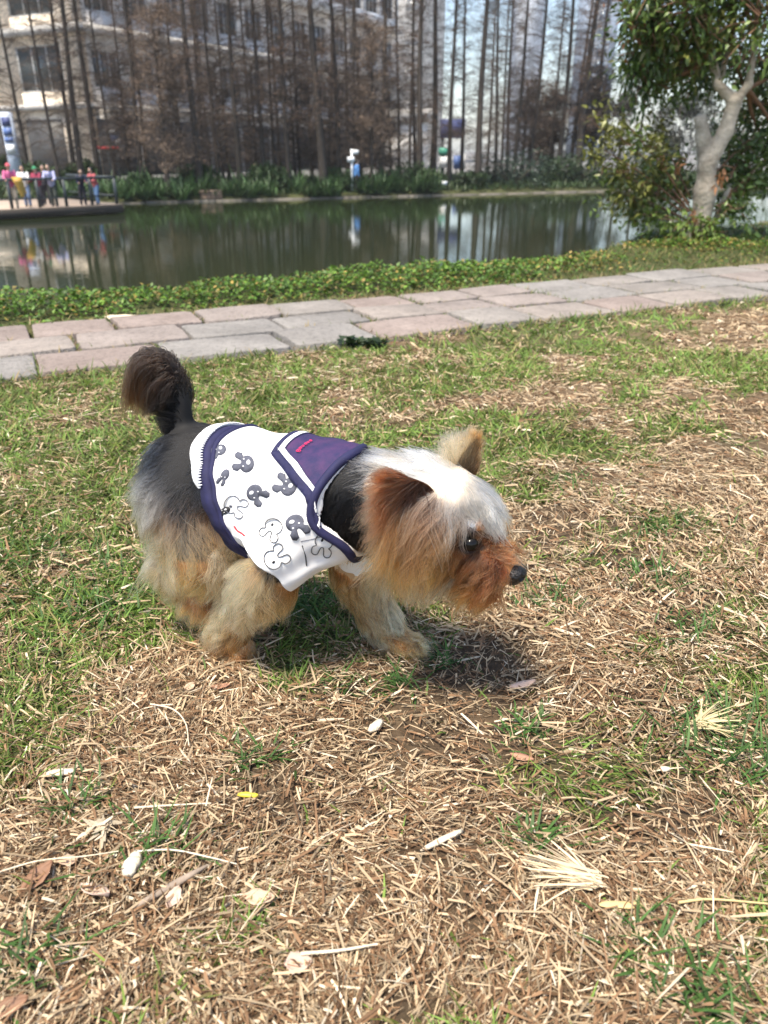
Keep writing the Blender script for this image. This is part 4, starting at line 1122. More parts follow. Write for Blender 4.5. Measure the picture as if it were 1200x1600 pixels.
# fan of dry grass, crumpled pale tuft, a few long single stalks
def fan(name, px, py, n, L, spread, rz, c, label, wd=.0035):
    p = place(px, py, .014)
    yaw = rz + rng.normal(size=n) * spread
    B = np.zeros((n, 3)); B[:, :2] = rng.normal(size=(n, 2)) * .006; B[:, 2] = .008 * rng.random(n)
    cc = np.array(c) * (.7 + .5 * rng.random((n, 1)))
    V, F, K = blades(B, yaw, .10 + .12 * rng.random(n), L * (.5 + .6 * rng.random(n)), wd * (.6 + .8 * rng.random(n)), L * .15 * rng.normal(size=n), cc, nseg=3, taper=.3, roll=rng.normal(size=n) * .5)
    o = mobj(name, V, F, straw_m, None, False, K); o.location = p; tag(o, label, 'dry grass'); return o
fan('dry_grass_tuft', 930, 1378, 60, .085, .28, math.pi - .25, (.66, .54, .36), 'fan of pale dry grass blades spread out at lower right', .003)
fan('dry_grass_tuft', 158, 1296, 40, .022, 2.5, 0, (.54, .45, .32), 'crumpled pale grass tuft above the bleached stem piece', .006)
fan('dry_grass_tuft', 1090, 1130, 50, .075, .5, .2, (.60, .50, .28), 'straw coloured tuft beside the green tuft at right', .003)
def stalk(pts, r_, m, label):
    P = [np.array(on_z(a, b, .018)) for a, b in pts]; o0 = P[0].copy()
    V, F = tube(spline([p - o0 for p in P], 14), np.linspace(r_, r_ * .6, 14), 6)
    o = mobj('straw_stalk', V, F, m, None, True); o.location = o0; tag(o, label, 'straw')
stalk([(215, 1330), (270, 1328), (330, 1340), (370, 1350)], .0013, white_bit, 'long pale straw stalk arching right of the bleached stem piece')
stalk([(235, 1100), (270, 1108), (290, 1130), (295, 1165)], .0014, pale_wood, 'hooked straw stalk below the near front paw')
stalk([(0, 1362), (60, 1345), (130, 1338), (185, 1330)], .0012, pale_wood, 'long thin straw stalk reaching in from the left edge')
stalk([(1060, 1490 - 80), (1110, 1405), (1200, 1412)], .0018, tan_strip, 'long tan stalk running to the right edge beside the palm strip')
stalk([(470, 1490), (530, 1485), (590, 1475)], .0022, pale_wood, 'thick pale straw stalk at bottom centre')
stalk([(210, 1262), (270, 1258), (330, 1255)], .0016, pale_wood, 'straight pale straw stalk right of the crumpled tuft')
# the dark weed at the path edge
p = on_z(568, 543); n = 70
c = np.array([.028, .050, .020]) * (.6 + .8 * rng.random((n, 1)))
V, F, K = leaf_blades(np.column_stack([rng.normal(size=n).clip(-1.5, 1.5) * .055, rng.normal(size=n).clip(-1.5, 1.5) * .03, .008 + .022 * rng.random(n)]), rng.random(n) * 6.28, .1 + .4 * rng.random(n), .05 + .03 * rng.random(n), .022 + .012 * rng.random(n), c, rng.normal(size=n) * .4)
o = mobj('weed', V, F, cover_m, None, False, K); o.location = (p[0], p[1], float(gz(p[0], p[1]))); tag(o, 'dark leafy weed growing at the near edge of the path', 'weed')
# ================================================================== the dog
def srgb(r, g, b):
    c = np.array([r, g, b], float) / 255
    return np.where(c <= 0.04045, c / 12.92, ((c + 0.055) / 1.055) ** 2.4)

DOG_ORG = np.array([-0.233, 1.165, 0.0]); DOG_RZ = math.radians(-28)
_hd = np.array([math.cos(DOG_RZ), math.sin(DOG_RZ), 0]); _lf = np.array([-math.sin(DOG_RZ), math.cos(DOG_RZ), 0])
_cp, _sp = math.cos(PITCH), math.sin(PITCH)
EYE_L = np.array([(EYE - DOG_ORG) @ _hd, (EYE - DOG_ORG) @ _lf, EYE[2]])
def sight(px, py):
    """direction, in the dog's own axes, of a sight line of the survey photograph"""
    x, y = (px - 600) / 1200, (800 - py) / 1200
    r = np.array([x, _cp + y * _sp, -_sp + y * _cp])
    return np.array([r @ _hd, r @ _lf, r[2]])
def at(px, py, yl):
    """point of the dog's lengthwise plane y = yl met by that sight line"""
    r = sight(px, py)
    return EYE_L + r * (yl - EYE_L[1]) / r[1]

dog = empty('dog', DOG_ORG, DOG_RZ)
tag(dog, 'small tan and black long-haired terrier in a white printed shirt walking across dry grass', 'dog')

LEGS = dict(
    near_fore=[((.150, -.045, .270), .048), ((.098, -.072, .190), .036), ((.005, -.066, .075), .026), ((-.014, -.062, .030), .026)],
    far_fore=[((.160, .045, .260), .046), ((.178, .062, .170), .036), ((.205, .084, .070), .026), ((.220, .088, .030), .025)],
    near_hind=[((-.095, -.040, .285), .064), ((-.045, -.060, .195), .050), ((-.118, -.060, .155), .028), ((-.092, -.057, .108), .024)],
    far_hind=[((-.090, .040, .285), .062), ((-.075, .052, .180), .046), ((-.185, .048, .095), .026), ((-.178, .046, .035), .023)])
PAWS = [((.000, -.062, .020), 0.0), ((.246, .088, .020), 0.0), ((-.076, -.057, .092), -0.25), ((-.160, .046, .020), 0.0)]
TAIL = spline([(-.120, 0, .335), (-.118, 0, .385), (-.116, 0, .425), (-.120, 0, .460), (-.136, 0, .486), (-.156, 0, .490)], 16)

def torso_sdf(P, g=0.0):
    d = sd_cap(P, (-.085, 0, .308), (.140, 0, .290), .075 + g, .083 + g)
    d = smin(d, sd_ell(P, (.04, 0, .287), (.14 + g, .080 + g, .092 + g)), .02)
    return d
def body_sdf(P):
    d = torso_sdf(P)
    d = smin(d, sd_ell(P, (-.098, 0, .295), (.070, .074, .088)), .03)
    d = smin(d, sd_cap(P, (.14, 0, .315), (.295, 0, .342), .074, .056), .03)
    d = smin(d, sd_ell(P, (.355, 0, .340), (.070, .060, .062)), .02)
    d = smin(d, sd_ell(P, (.360, 0, .298), (.062, .062, .055)), .025)
    d = smin(d, sd_cap(P, (.395, 0, .298), (.450, 0, .264), .042, .027), .02)
    for s in (-1, 1):                                             # brow ridges
        d = smin(d, sd_ell(P, (.410, .027 * s, .333), (.022, .020, .016)), .012)
        d = np.maximum(d, -(np.linalg.norm(P - np.array([.4215, .0400 * s, .3135]), axis=-1) - .0125))   # eye sockets
    for leg in LEGS.values():
        for (a, ra), (b, rb) in zip(leg[:-1], leg[1:]):
            d = smin(d, sd_cap(P, a, b, ra, rb), .022)
    for (c, t) in PAWS:
        c = np.array(c)
        d = smin(d, sd_ell(P, c, (.034, .026, .019)), .012)
        for k in range(4):
            o = np.array([.026 - .005 * abs(k - 1.5), (k - 1.5) * .0125, -.004])
            d = smin(d, sd_ell(P, c + o, (.013, .0075, .011)), .004)
    for i in range(0, 15):
        d = smin(d, sd_cap(P, TAIL[i], TAIL[i + 1], .017 - .0006 * i, .017 - .0006 * (i + 1)), .012)
    return d
bV, bF = surface_nets(body_sdf, (-.25, -.14, -.004), (.51, .14, .55), .0062)

# colours of the coat
GOLD = srgb(196, 136, 82); CREAM = srgb(226, 190, 148); ORANGE = srgb(144, 88, 56); RUST = srgb(94, 56, 36)
LEGC = srgb(246, 202, 154); LEGG = srgb(228, 162, 104); LEGT = srgb(196, 120, 68)
WHITE = srgb(236, 222, 204); SILVER = srgb(176, 178, 184); STEEL = srgb(70, 71, 76); BLACK = srgb(9, 8, 9); BROWN = srgb(84, 60, 42)
GREY = srgb(98, 94, 92); LIGHTG = srgb(206, 198, 188); TAN = srgb(182, 120, 70)

def skin_colour(p):
    c = np.tile(LEGC * .5, (len(p), 1))
    dark = (p[:, 0] < .26) & (p[:, 2] > .20 + .25 * np.clip(p[:, 0], -1, 0) * 0) & (p[:, 0] > -.3)
    c[dark] = BLACK * 1.5
    c[(p[:, 2] > .38) & (p[:, 0] < 0)] = BLACK * 1.2
    face = p[:, 0] > .30
    c[face] = GOLD * .55
    c[face & (p[:, 0] > .408) & (p[:, 2] > .299) & (p[:, 2] < .329) & (np.abs(p[:, 1]) > .025)] = BLACK * 1.5
    c[face & (p[:, 2] > .322) & (p[:, 0] < .425)] = SILVER * .5
    c[face & (p[:, 2] > .360)] = WHITE * .7
    c[face & (np.minimum(np.linalg.norm(p - [.421, .041, .3135], axis=1), np.linalg.norm(p - [.421, -.041, .3135], axis=1)) < .021)] = RUST * .25
    return c
skin = mat('dog_skin', attr=True, rough=.8)
body = mobj('body', bV, bF, skin, dog, True, skin_colour(bV))

# ---- eyes and nose
eye_m = mat('dog_eye', (.006, .005, .004), .12, spec=.3)
nose_m = mat('dog_nose', (.010, .009, .009), .38, bump=(260, .35))
def ball(name, c, r, m, parent, k=14):
    V, F = surface_nets(lambda P: sd_ell(P, c, r), np.array(c) - np.array(r) * 1.3, np.array(c) + np.array(r) * 1.3, min(r) / 5)
    return mobj(name, V, F, m, parent)
for s in (-1, 1):
    ball('eye', (.4190, .0400 * s, .3130), (.0112, .0108, .0108), eye_m, dog)
def nose_sdf(P):
    d = sd_ell(P, (.474, 0, .262), (.0155, .0185, .0145))
    d = smin(d, sd_ell(P, (.470, 0, .254), (.012, .010, .013)), .006)
    for s in (-1, 1):
        d = np.maximum(d, -sd_ell(P, (.488, .0095 * s, .2595), (.007, .0042, .0036)))
    return d
nV, nF = surface_nets(nose_sdf, (.45, -.025, .225), (.51, .025, .29), .0015)
mobj('nose', nV, nF, nose_m, dog)

# ---- ears: pointed, cupped leaves with a rim of their own thickness
ear_m = mat('dog_ear', tuple(ORANGE * .8), .8)
def ear(base, tip, width, facing, cup=.012):
    base = np.array(base); tip = np.array(tip); ax = tip - base; L = np.linalg.norm(ax); ax /= L
    sd_ = np.cross(ax, facing); sd_ /= np.linalg.norm(sd_); nn = np.cross(sd_, ax)
    rows, cols = 12, 9
    V = []
    for side in (0, 1):
        for i in range(rows):
            t = i / (rows - 1)
            w = width * .5 * (1 - t ** 1.8) ** .7 * (0.86 + .14 * math.sin(math.pi * min(1, t * 1.4))) + .001
            for j in range(cols):
                u = 2 * j / (cols - 1) - 1
                p = base + ax * L * t + sd_ * w * u - nn * cup * (1 - u * u) * (1 - t) - nn * (.0035 * (1 - .6 * abs(u)) * side)
                V.append(p)
    F = []
    for side in (0, 1):
        o = side * rows * cols
        for i in range(rows - 1):
            for j in range(cols - 1):
                q = [o + i * cols + j, o + i * cols + j + 1, o + (i + 1) * cols + j + 1, o + (i + 1) * cols + j]
                F.append(q[::-1] if side else q)
    return np.array(V), np.array(F), ax, nn
EAR_N = ear(at(656, 792, -.050), at(612, 742, -.085), .062, np.array([.35, -.9, .1]))
EAR_F = ear(at(722, 752, .036), at(740, 688, .050), .050, np.array([.8, -.35, .2]))
ear_objs = []
for (V, F, ax, nn) in (EAR_N, EAR_F):
    ear_objs.append(mobj('ear', V, F, ear_m, dog))

# ------------------------------------------------------------------ shirt
HEM_P, HEM_N = np.array([.002, 0, .30]), np.array([1, 0, .42]); HEM_N = HEM_N / np.linalg.norm(HEM_N)
NECK_P, NECK_N = np.array([.236, 0, .30]), np.array([1, 0, .12]); NECK_N = NECK_N / np.linalg.norm(NECK_N)
SLV = [((.145, -.045, .275), (.106, -.090, .226), .062, .052), ((.155, .045, .270), (.186, .080, .185), .060, .052)]
def neck_f(P):
    """signed station from the scooped neckline"""
    y = np.abs(P[..., 1])
    return (P - NECK_P) @ NECK_N + .46 * np.maximum(y - .012, 0) * smooth01(P[..., 2], .262, .325)
def shirt_solid(P):
    d = torso_sdf(P, .014)
    d = smin(d, sd_cap(P, (.12, 0, .305), (.27, 0, .325), .088, .078), .03)
    d = np.maximum(d, -((P - HEM_P) @ HEM_N)); 
    for a, b, ra, rb in SLV:
        a = np.array(a); b = np.array(b); ax = (b - a) / np.linalg.norm(b - a)
        e = sd_cap(P, a, b + ax * .05, ra, rb + .004)
        e = np.maximum(e, (P - b) @ ax)
        d = smin(d, e, .018)
    w = .0022 * np.sin(80 * P[..., 0] + 70 * P[..., 2]) * np.sin(36 * P[..., 2] - 50 * P[..., 1]) + .0014 * np.sin(150 * P[..., 2] - 70 * P[..., 0] + 3)
    w = w + .0022 * np.sin(60 * P[..., 0] - 85 * P[..., 2]) * smooth01(P[..., 0], .02, .10) * smooth01(P[..., 2], .345, .29)
    low = smooth01(P[..., 2], .30, .22)
    w = w + low * (.0009 * np.sin(120 * P[..., 0] - 95 * P[..., 2] + 30 * P[..., 1]) + .0005 * np.sin(170 * P[..., 0] + 60 * P[..., 2]))
    return d + w
def shirt_sdf(P):
    d = shirt_solid(P)
    s = np.maximum(d, -(d + .0075))
    # open ends: carve hem, neck and cuffs
    s = np.maximum(s, -((P - HEM_P) @ HEM_N) + .0005)
    s = np.maximum(s, neck_f(P))
    for a, b, ra, rb in SLV:
        a = np.array(a); b = np.array(b); ax = (b - a) / np.linalg.norm(b - a)
        inner = sd_cap(P, a + ax * .052, b + ax * .03, ra - .020, rb - .008)
        s = np.maximum(s, -inner)
    return s
sV, sF = surface_nets(shirt_sdf, (-.09, -.19, .12), (.29, .17, .45), .0025)
cloth = mat('shirt_cotton', (.82, .81, .80), .85, noise=9, noise_amt=.03, bump=(420, .02), sheen=.2)
shirt = mobj('shirt', sV, sF, cloth, dog)
shirt['label'] = 'white cotton shirt with dark rabbit print and navy trim'
bvh_shirt = BVHTree.FromPolygons([Vector(v) for v in sV], [tuple(int(i) for i in f) for f in sF])
AX = lambda x: np.array([x, 0, .300])
def hit_px(px, py):
    r = sight(px, py)
    h = bvh_shirt.ray_cast(Vector(EYE_L), Vector(r))
    if h[0] is None or abs(Vector(h[1]).dot(Vector(r).normalized())) < .02: return None
    p = np.array(h[0])
    return None if (p[1] > .01 and p[2] < .36) else p
def to_xf(p):
    return np.array([p[0], math.atan2(-p[1], p[2] - .300)])       # station along the back, angle from the spine
def from_xf(x, phi, off):
    d = np.array([0, -math.sin(phi), math.cos(phi)])
    h = bvh_shirt.ray_cast(Vector(AX(x) + d * .30), Vector(-d))
    if h[0] is None: return None
    n = np.array(h[1]); n = n if n @ d > 0 else -n
    return np.array(h[0]) + n * off
RS = .095
def patch(name, poly, m, parent, off=.0012, step=.006, mirror=False):
    """fill an outline given in (x, angle) on the shirt and lay it on the cloth with a thickness of its own"""
    P = np.array([[x, a * RS] for x, a in poly])
    if mirror: P = P * [1, -1]
    # densify the outline
    Q = []
    for a, b in zip(P, np.roll(P, -1, 0)):
        k = max(1, int(np.linalg.norm(b - a) / step))
        for i in range(k): Q.append(a + (b - a) * i / k)
    Q = np.array(Q); n = len(Q)
    lo, hi = Q.min(0), Q.max(0)
    gx = np.arange(lo[0] + step / 2, hi[0], step); gy = np.arange(lo[1] + step / 2, hi[1], step)
    G = np.array([[a, b] for a in gx for b in gy]).reshape(-1, 2)
    def inside(p):
        c = np.zeros(len(p), bool)
        for a, b in zip(Q, np.roll(Q, -1, 0)):
            k = ((a[1] > p[:, 1]) != (b[1] > p[:, 1])) & (p[:, 0] < (b[0] - a[0]) * (p[:, 1] - a[1]) / (b[1] - a[1] + 1e-15) + a[0])
            c ^= k
        return c
    if len(G):
        G = G[inside(G)]
        if len(G): G = G[np.min(np.linalg.norm(G[:, None] - Q[None], axis=-1), 1) > step * .45]
    A = [Vector(q) for q in Q] + [Vector(g) for g in G]
    res = delaunay_2d_cdt(A, [(i, (i + 1) % n) for i in range(n)], [list(range(n))], 1, 1e-7)
    v2, _, f2 = res[0], res[1], res[2]
    V = []; ok = []
    for v in v2:
        p = from_xf(v[0], v[1] / RS, off)
        ok.append(p is not None); V.append(p if p is not None else np.zeros(3))
    F = [list(f) for f in f2 if all(ok[i] for i in f) and len(f) == 3]
    if not F: return None
    V = np.array(V); N0 = np.array([0, 0, .300])
    out = V - np.stack([V[:, 0], 0 * V[:, 0], 0 * V[:, 0] + .3], -1); out /= np.linalg.norm(out, axis=1)[:, None] + 1e-9
    low = V - out * min(off * .9, .002)
    F = np.array(F); nv = len(V)
    e = {}
    for t in F:
        for a, b in ((t[0], t[1]), (t[1], t[2]), (t[2], t[0])):
            e[(a, b)] = 1
    side = [(b, a, a + nv, b + nv) for (a, b) in e if (b, a) not in e]
    return mobj(name, np.vstack([V, low]), [F, np.array(side)], m, parent, smooth=False)
def px_poly(pts):
    out = []
    for p in pts:
        h = hit_px(*p)
        if h is not None: out.append(to_xf(h))
    return out
navy = mat('navy_knit', tuple(srgb(27, 27, 66)), .8, noise=60, noise_amt=.25, bump=(500, .06))
galaxy = mat('galaxy_print_cloth', tuple(srgb(31, 29, 72)), .8, noise=38, color2=tuple(srgb(66, 39, 82)), bump=(500, .15))
white_trim = mat('white_trim', (.84, .84, .85), .8, bump=(500, .15))
ink = mat('grey_print_ink', tuple(srgb(78, 80, 92)), .8, noise=180, noise_amt=.35)
ink2 = mat('black_print_ink', tuple(srgb(40, 40, 44)), .8)
pink_thread = mat('pink_thread', tuple(srgb(214, 40, 96)), .6)
red_thread = mat('red_ribbon', tuple(srgb(205, 50, 60)), .7)

def ring(P0, N0, inset, r, phis, m, name, parent, k=8, flat=1.0, off=.001):
    """rolled edge following the shirt along a plane"""
    pts = []
    for a in phis:
        d = np.array([0, -math.sin(a), math.cos(a)])
        # station where the plane meets this ray, found by walking
        x = P0[0] + inset
        for _ in range(4):
            p = from_xf(x, a, off)
            if p is None: break
            x = x - ((p - P0) @ N0 - inset) / N0[0]
        if p is not None: pts.append(p)
    V, F = tube(pts, r, k)
    if flat != 1.0:
        c = np.repeat(np.array(pts), k, 0); q = V - c
        ax = np.array([0, 0, .300]); rad = c - np.stack([c[:, 0], 0 * c[:, 0], 0 * c[:, 0] + .3], -1); rad /= np.linalg.norm(rad, axis=1)[:, None]
        V = c + q - rad * np.sum(q * rad, 1)[:, None] * (1 - flat)
    return mobj(name, V, F, m, parent)
full = np.linspace(-math.pi, math.pi, 72)
ring(HEM_P, HEM_N, .026, .0042, full, navy, 'hem_piping', shirt, flat=.7)
def along(P0, N0, inset, phis, off):
    out = []
    for a in phis:
        x = P0[0] + inset; p = None
        for _ in range(5):
            p = from_xf(x, a, off)
            if p is None: break
            x = x - ((p - P0) @ N0 - inset) / N0[0]
        out.append(p)
    for i, p in enumerate(out):
        if p is None: out[i] = out[i - 1]
    return np.array(out)
def radial(P):
    r = P - np.stack([P[:, 0], 0 * P[:, 0], 0 * P[:, 0] + .300], -1)
    return r / (np.linalg.norm(r, axis=1)[:, None] + 1e-9)
def sheet(name, A, B, m, parent, thick):
    n = len(A); V = np.vstack([A, B, A - radial(A) * thick, B - radial(B) * thick])
    i = np.arange(n - 1)
    F = np.vstack([np.stack([i, i + 1, i + n + 1, i + n], -1), np.stack([i + 3 * n, i + 3 * n + 1, i + 2 * n + 1, i + 2 * n], -1),
                   np.stack([i + 2 * n, i + 2 * n + 1, i + 1, i], -1), np.stack([i + n, i + n + 1, i + 3 * n + 1, i + 3 * n], -1)])
    return mobj(name, V, F, m, parent)
# navy waistband, then the flared white back hem with its stitches
e0 = along(HEM_P, HEM_N, .005, full, .0030); e1 = along(HEM_P, HEM_N, .021, full, .0016)
sheet('waistband', e0 - HEM_N * .006, e1, navy, shirt, .003)
ph = np.linspace(-1.15, 1.25, 60)
q = along(HEM_P, HEM_N, .006, ph, .0040)
taper = np.clip(1.15 * np.cos(ph / 1.28 * math.pi / 2) ** .6, .12, 1)[:, None]
h0 = q - HEM_N * .003 + radial(q) * .001
h1 = q - HEM_N * (.004 + .022 * taper) + radial(q) * .0065 * taper
sheet('back_hem', h1, h0, white_trim, shirt, .0035)
zz = MB()
for i in range(0, 59):
    a = h0[i] + radial(h0[i:i + 1])[0] * .001; b = a + HEM_N * .0055 - radial(h0[i:i + 1])[0] * .0015
    zz.tube([a - HEM_N * .002, a, b], [.0014, .0014, .0008], 5)
zs = zz.build('zigzag_stitching', white_trim, shirt); zs['kind'] = 'stuff'
# neckline: walk each ray to the scooped edge
def neck_walk(a, inset, off):
    d = np.array([0, -math.sin(a), math.cos(a)])
    x = .22
    for _ in range(12):
        p = AX(x) + d * .096; x -= .7 * (float(neck_f(p)) - inset)
    for _ in range(12):
        q = from_xf(x, a, off)
        if q is not None and np.hypot(q[1], q[2] - .3) > .07: return q
        x -= .003
    return p
nk = [neck_walk(a, -.005, .0015) for a in full]
nk = np.array([q for q in nk if q is not None])
nk = np.vstack([nk, nk[:1]])
for _ in range(3): nk[1:-1] = (nk[:-2] + nk[1:-1] * 2 + nk[2:]) / 4
V, F = tube(nk, .0070, 8)
mobj('neck_piping', V, F, navy, shirt)

# sailor collar: outlines in (station, angle), the same on both flanks
outer = px_poly([(424, 711), (450, 742), (478, 776), (504, 812), (522, 838), (534, 853)])
inner_w0 = px_poly([(434, 708), (462, 738), (492, 774), (516, 812), (534, 840), (545, 852)])
inner_w1 = px_poly([(448, 708), (476, 738), (502, 774), (512, 792)])
_na = np.linspace(-3.0, 3.0, 121)
_nx = np.array([neck_walk(a, -.006, 0)[0] for a in _na])
_nx = np.array([np.median(_nx[max(0, i - 5):i + 6]) for i in range(len(_nx))])
_nx = np.convolve(np.pad(_nx, 4, mode='edge'), np.ones(9) / 9, 'valid')
def neck_xf(a):
    return np.array([np.interp(a, _na, _nx), a])
outer = [np.array([min(x, neck_xf(a)[0] - .002), a]) for x, a in outer]
cx, cphi = outer[0]                                             # corner on the near flank
tip = outer[-1]
neck_edge = [neck_xf(a) for a in np.linspace(tip[1], -tip[1], 30)]
far_edge = [np.array([x, -a]) for x, a in outer[::-1]]
outline = [o for o in outer] + neck_edge + far_edge
cphi0 = cphi
top = [np.array([cx + .010 * math.sin(math.pi * t) * 0, -cphi0 + 2 * cphi0 * t]) for t in np.linspace(0, 1, 12)][1:-1]
collar = patch('sailor_collar', outline + top, galaxy, dog, off=.0042)
if collar: collar['label'] = 'purple galaxy print sailor collar with white stripe and red stitched word'
# plain navy border and white stripe lying on the collar
def strip(name, A, B, m, off):
    return patch(name, list(A) + list(B[::-1]), m, collar, off=off)
i0 = np.array(outer); dxy = np.array([.0, .0])
def shift(poly, d):
    """inner parallel of the collar edge, d metres in from it"""
    Q = np.array([[x, a * RS] for x, a in poly]); T = np.gradient(Q, axis=0); T /= np.linalg.norm(T, axis=1)[:, None]
    N = np.stack([T[:, 1], -T[:, 0]], -1)
    if np.mean(N[:, 0]) < 0: N = -N
    Q = Q + N * d
    return [np.array([min(x, neck_xf(a / RS)[0] - .001), a / RS]) for x, a in Q]
def corner_path(d):
    e = shift(outer, d)
    return e
for sgn in (1, -1):
    fl = lambda L: [np.array([x, a * sgn]) for x, a in L]
    strip('collar_border', fl(corner_path(.0005)), fl(corner_path(.0125)), navy, .0056)
    strip('collar_stripe', fl(corner_path(.0125)), fl(corner_path(.0205)), white_trim, .0056)
    strip('collar_edging', fl(corner_path(.0205)), fl(corner_path(.0220)), navy, .0056)
def across(d0, d1, name, m):
    a = corner_path(d0)[0][1]; b = corner_path(d1)[0][1]
    strip(name, [np.array([cx + d0, t]) for t in np.linspace(-a, a, 14)], [np.array([cx + d1, t]) for t in np.linspace(-b, b, 14)], m, .0057)
across(.0005, .0085, 'collar_border', navy); across(.0085, .0165, 'collar_stripe', white_trim); across(.0165, .018, 'collar_edging', navy)
# stitched word on the collar: small looping letters
cw = hit_px(466, 711); cw = to_xf(cw) if cw is not None else np.array([cx + .03, .5])
def letters(c, da, dx):
    """a row of stitched loops and stems that reads as a short handwritten word"""
    glyphs = [[(0, 0), (0, 1), (.5, 1), (.55, .6), (.1, .5), (.6, .4), (.6, 0), (0, 0)], [(.5, .6), (.1, .6), (0, .3), (.1, 0), (.5, 0), (.5, .6), (.6, 0)],
              [(0, 0), (0, .6), (.3, .6), (.4, .4), (.4, 0)], [(.5, .6), (.1, .6), (0, .3), (.1, 0), (.5, 0), (.5, .6), (.6, 0)],
              [(0, 0), (0, .6), (.3, .6), (.4, .4), (.4, 0)], [(.5, .6), (.1, .6), (0, .3), (.1, 0), (.5, 0), (.5, .6), (.6, 0)]]
    for k, g in enumerate(glyphs):
        w = MB(); pts = []
        for (u, v) in g:
            p = from_xf(c[0] + dx * (v - .3), c[1] - da * (k + u), .0072)
            if p is not None: pts.append(p)
        if len(pts) > 2:
            w.tube(spline(pts, 22), .0006, 5); w.build('stitched_letter', pink_thread, collar, True)
letters(cw, .066, .0062)

# ---- rabbit-head print: head, two ears, pale patch
def rabbit(px, py, ang, s, outline=False, m=None, patch_=True, sx=1.0):
    ca, sa = math.cos(math.radians(ang)), math.sin(math.radians(ang))
    def loc(u, v):                                            # u along the ears, v across
        return (px + s * (u * ca - v * sa * sx), py + s * (u * sa + v * ca * sx))
    ctr = []
    for t in np.linspace(-2.35, 2.35, 15)[::1]:
        ctr.append((-.28 - .78 * math.cos(t), .90 * math.sin(t)))
    # ear, notch, ear
    ears = [(.50, .98), (1.0, .98), (1.22, .68), (1.10, .34), (.60, .22), (.34, .10), (.34, -.10), (.60, -.22), (1.10, -.34), (1.22, -.70), (1.0, -.98), (.50, -.98)]
    pts = ctr + ears
    P = px_poly([loc(u, v) for u, v in pts])
    if len(P) < 20: 
        return
    m = m or ink
    if outline:
        n = len(pts)
        Q = []
        for i in range(n):
            p = from_xf(*P[i % len(P)], .0013) if i < len(P) else None
            if p is not None: Q.append(p)
        Q.append(Q[0])
        V, F = tube(spline(Q, 70), .0007, 5)
        mobj('rabbit_print', V, F, m, shirt)
        p = px_poly([loc(-.35 + .16 * math.cos(t), .22 + .11 * math.sin(t)) for t in np.linspace(0, 6.0, 10)])
        if patch_ and len(p) > 6: patch('rabbit_print', p, m, shirt, off=.0010)
    else:
        patch('rabbit_print', P, m, shirt, off=.0012)
        e = px_poly([loc(-.45 + .19 * math.cos(t), .20 + .25 * math.sin(t)) for t in np.linspace(0, 6.0, 14)])
        if patch_ and len(e) > 8: patch('print_patch', e, white_trim, shirt, off=.0020)
        for (u, v) in ((-.02, -.34), (.12, .40)):
            e = px_poly([loc(u + .075 * math.cos(t), v + .075 * math.sin(t)) for t in np.linspace(0, 6.0, 9)])
            if len(e) > 6: patch('print_patch', e, white_trim, shirt, off=.0020)
for a in [(382, 724, 195, 11.5), (341, 705, 150, 10, False, None, True, .7), (401, 772, 40, 11.5), (350, 745, 120, 9.5, False, None, False, .55), (447, 759, 205, 12.5), (463, 821, 60, 13),
          (385, 690, 10, 10, True, mat('faded_print_ink', (.62, .62, .62), .8)), (367, 790, 25, 12, True, ink), (426, 826, 120, 12, True, ink2), (430, 872, -35, 13, True, ink2),
          (505, 850, 105, 12, True, ink2), (350, 799, 150, 8, False, ink2, True, .6)]:
    rabbit(a[0], a[1], a[2], a[3] * 1.28, *a[4:])
# front seam with two little dark tabs, red hem ribbon
seam = [hit_px(x, y) for x, y in [(472, 852), (477, 868), (479, 884)]]
seam = [p for p in seam if p is not None]
if len(seam) > 2:
    V, F = tube(spline(seam, 16), .0009, 6); mobj('seam', V, F, ink2, shirt)
seam = [hit_px(x, y) for x, y in [(470, 846), (490, 842), (510, 836), (522, 833)]]
seam = [p for p in seam if p is not None]
if len(seam) > 2:
    V, F = tube(spline(seam, 16), .0006, 6); mobj('seam', V, F, ink, shirt)
rb = [hit_px(x, y) for x, y in [(366, 822), (371, 829), (377, 833), (383, 838)]]
rb = [p for p in rb if p is not None]
if len(rb) > 2:
    V, F = tube(spline(rb, 12), .0016, 6); mobj('hem_ribbon', V, F, red_thread, shirt)
# ------------------------------------------------------------------ fur
fur_m = bpy.data.materials.new('dog_hair'); fur_m.use_nodes = True
_n = fur_m.node_tree
for x in list(_n.nodes): _n.nodes.remove(x)
_o = _n.nodes.new('ShaderNodeOutputMaterial'); _h = _n.nodes.new('ShaderNodeBsdfHairPrincipled'); _a = _n.nodes.new('ShaderNodeAttribute')
_a.attribute_name = 'col'
_h.parametrization = 'COLOR'
_h.inputs['IOR'].default_value = 1.36; _h.inputs['Roughness'].default_value = .36; _h.inputs['Radial Roughness'].default_value = .5
_n.links.new(_a.outputs['Color'], _h.inputs['Color']); _n.links.new(_h.outputs[0], _o.inputs['Surface'])

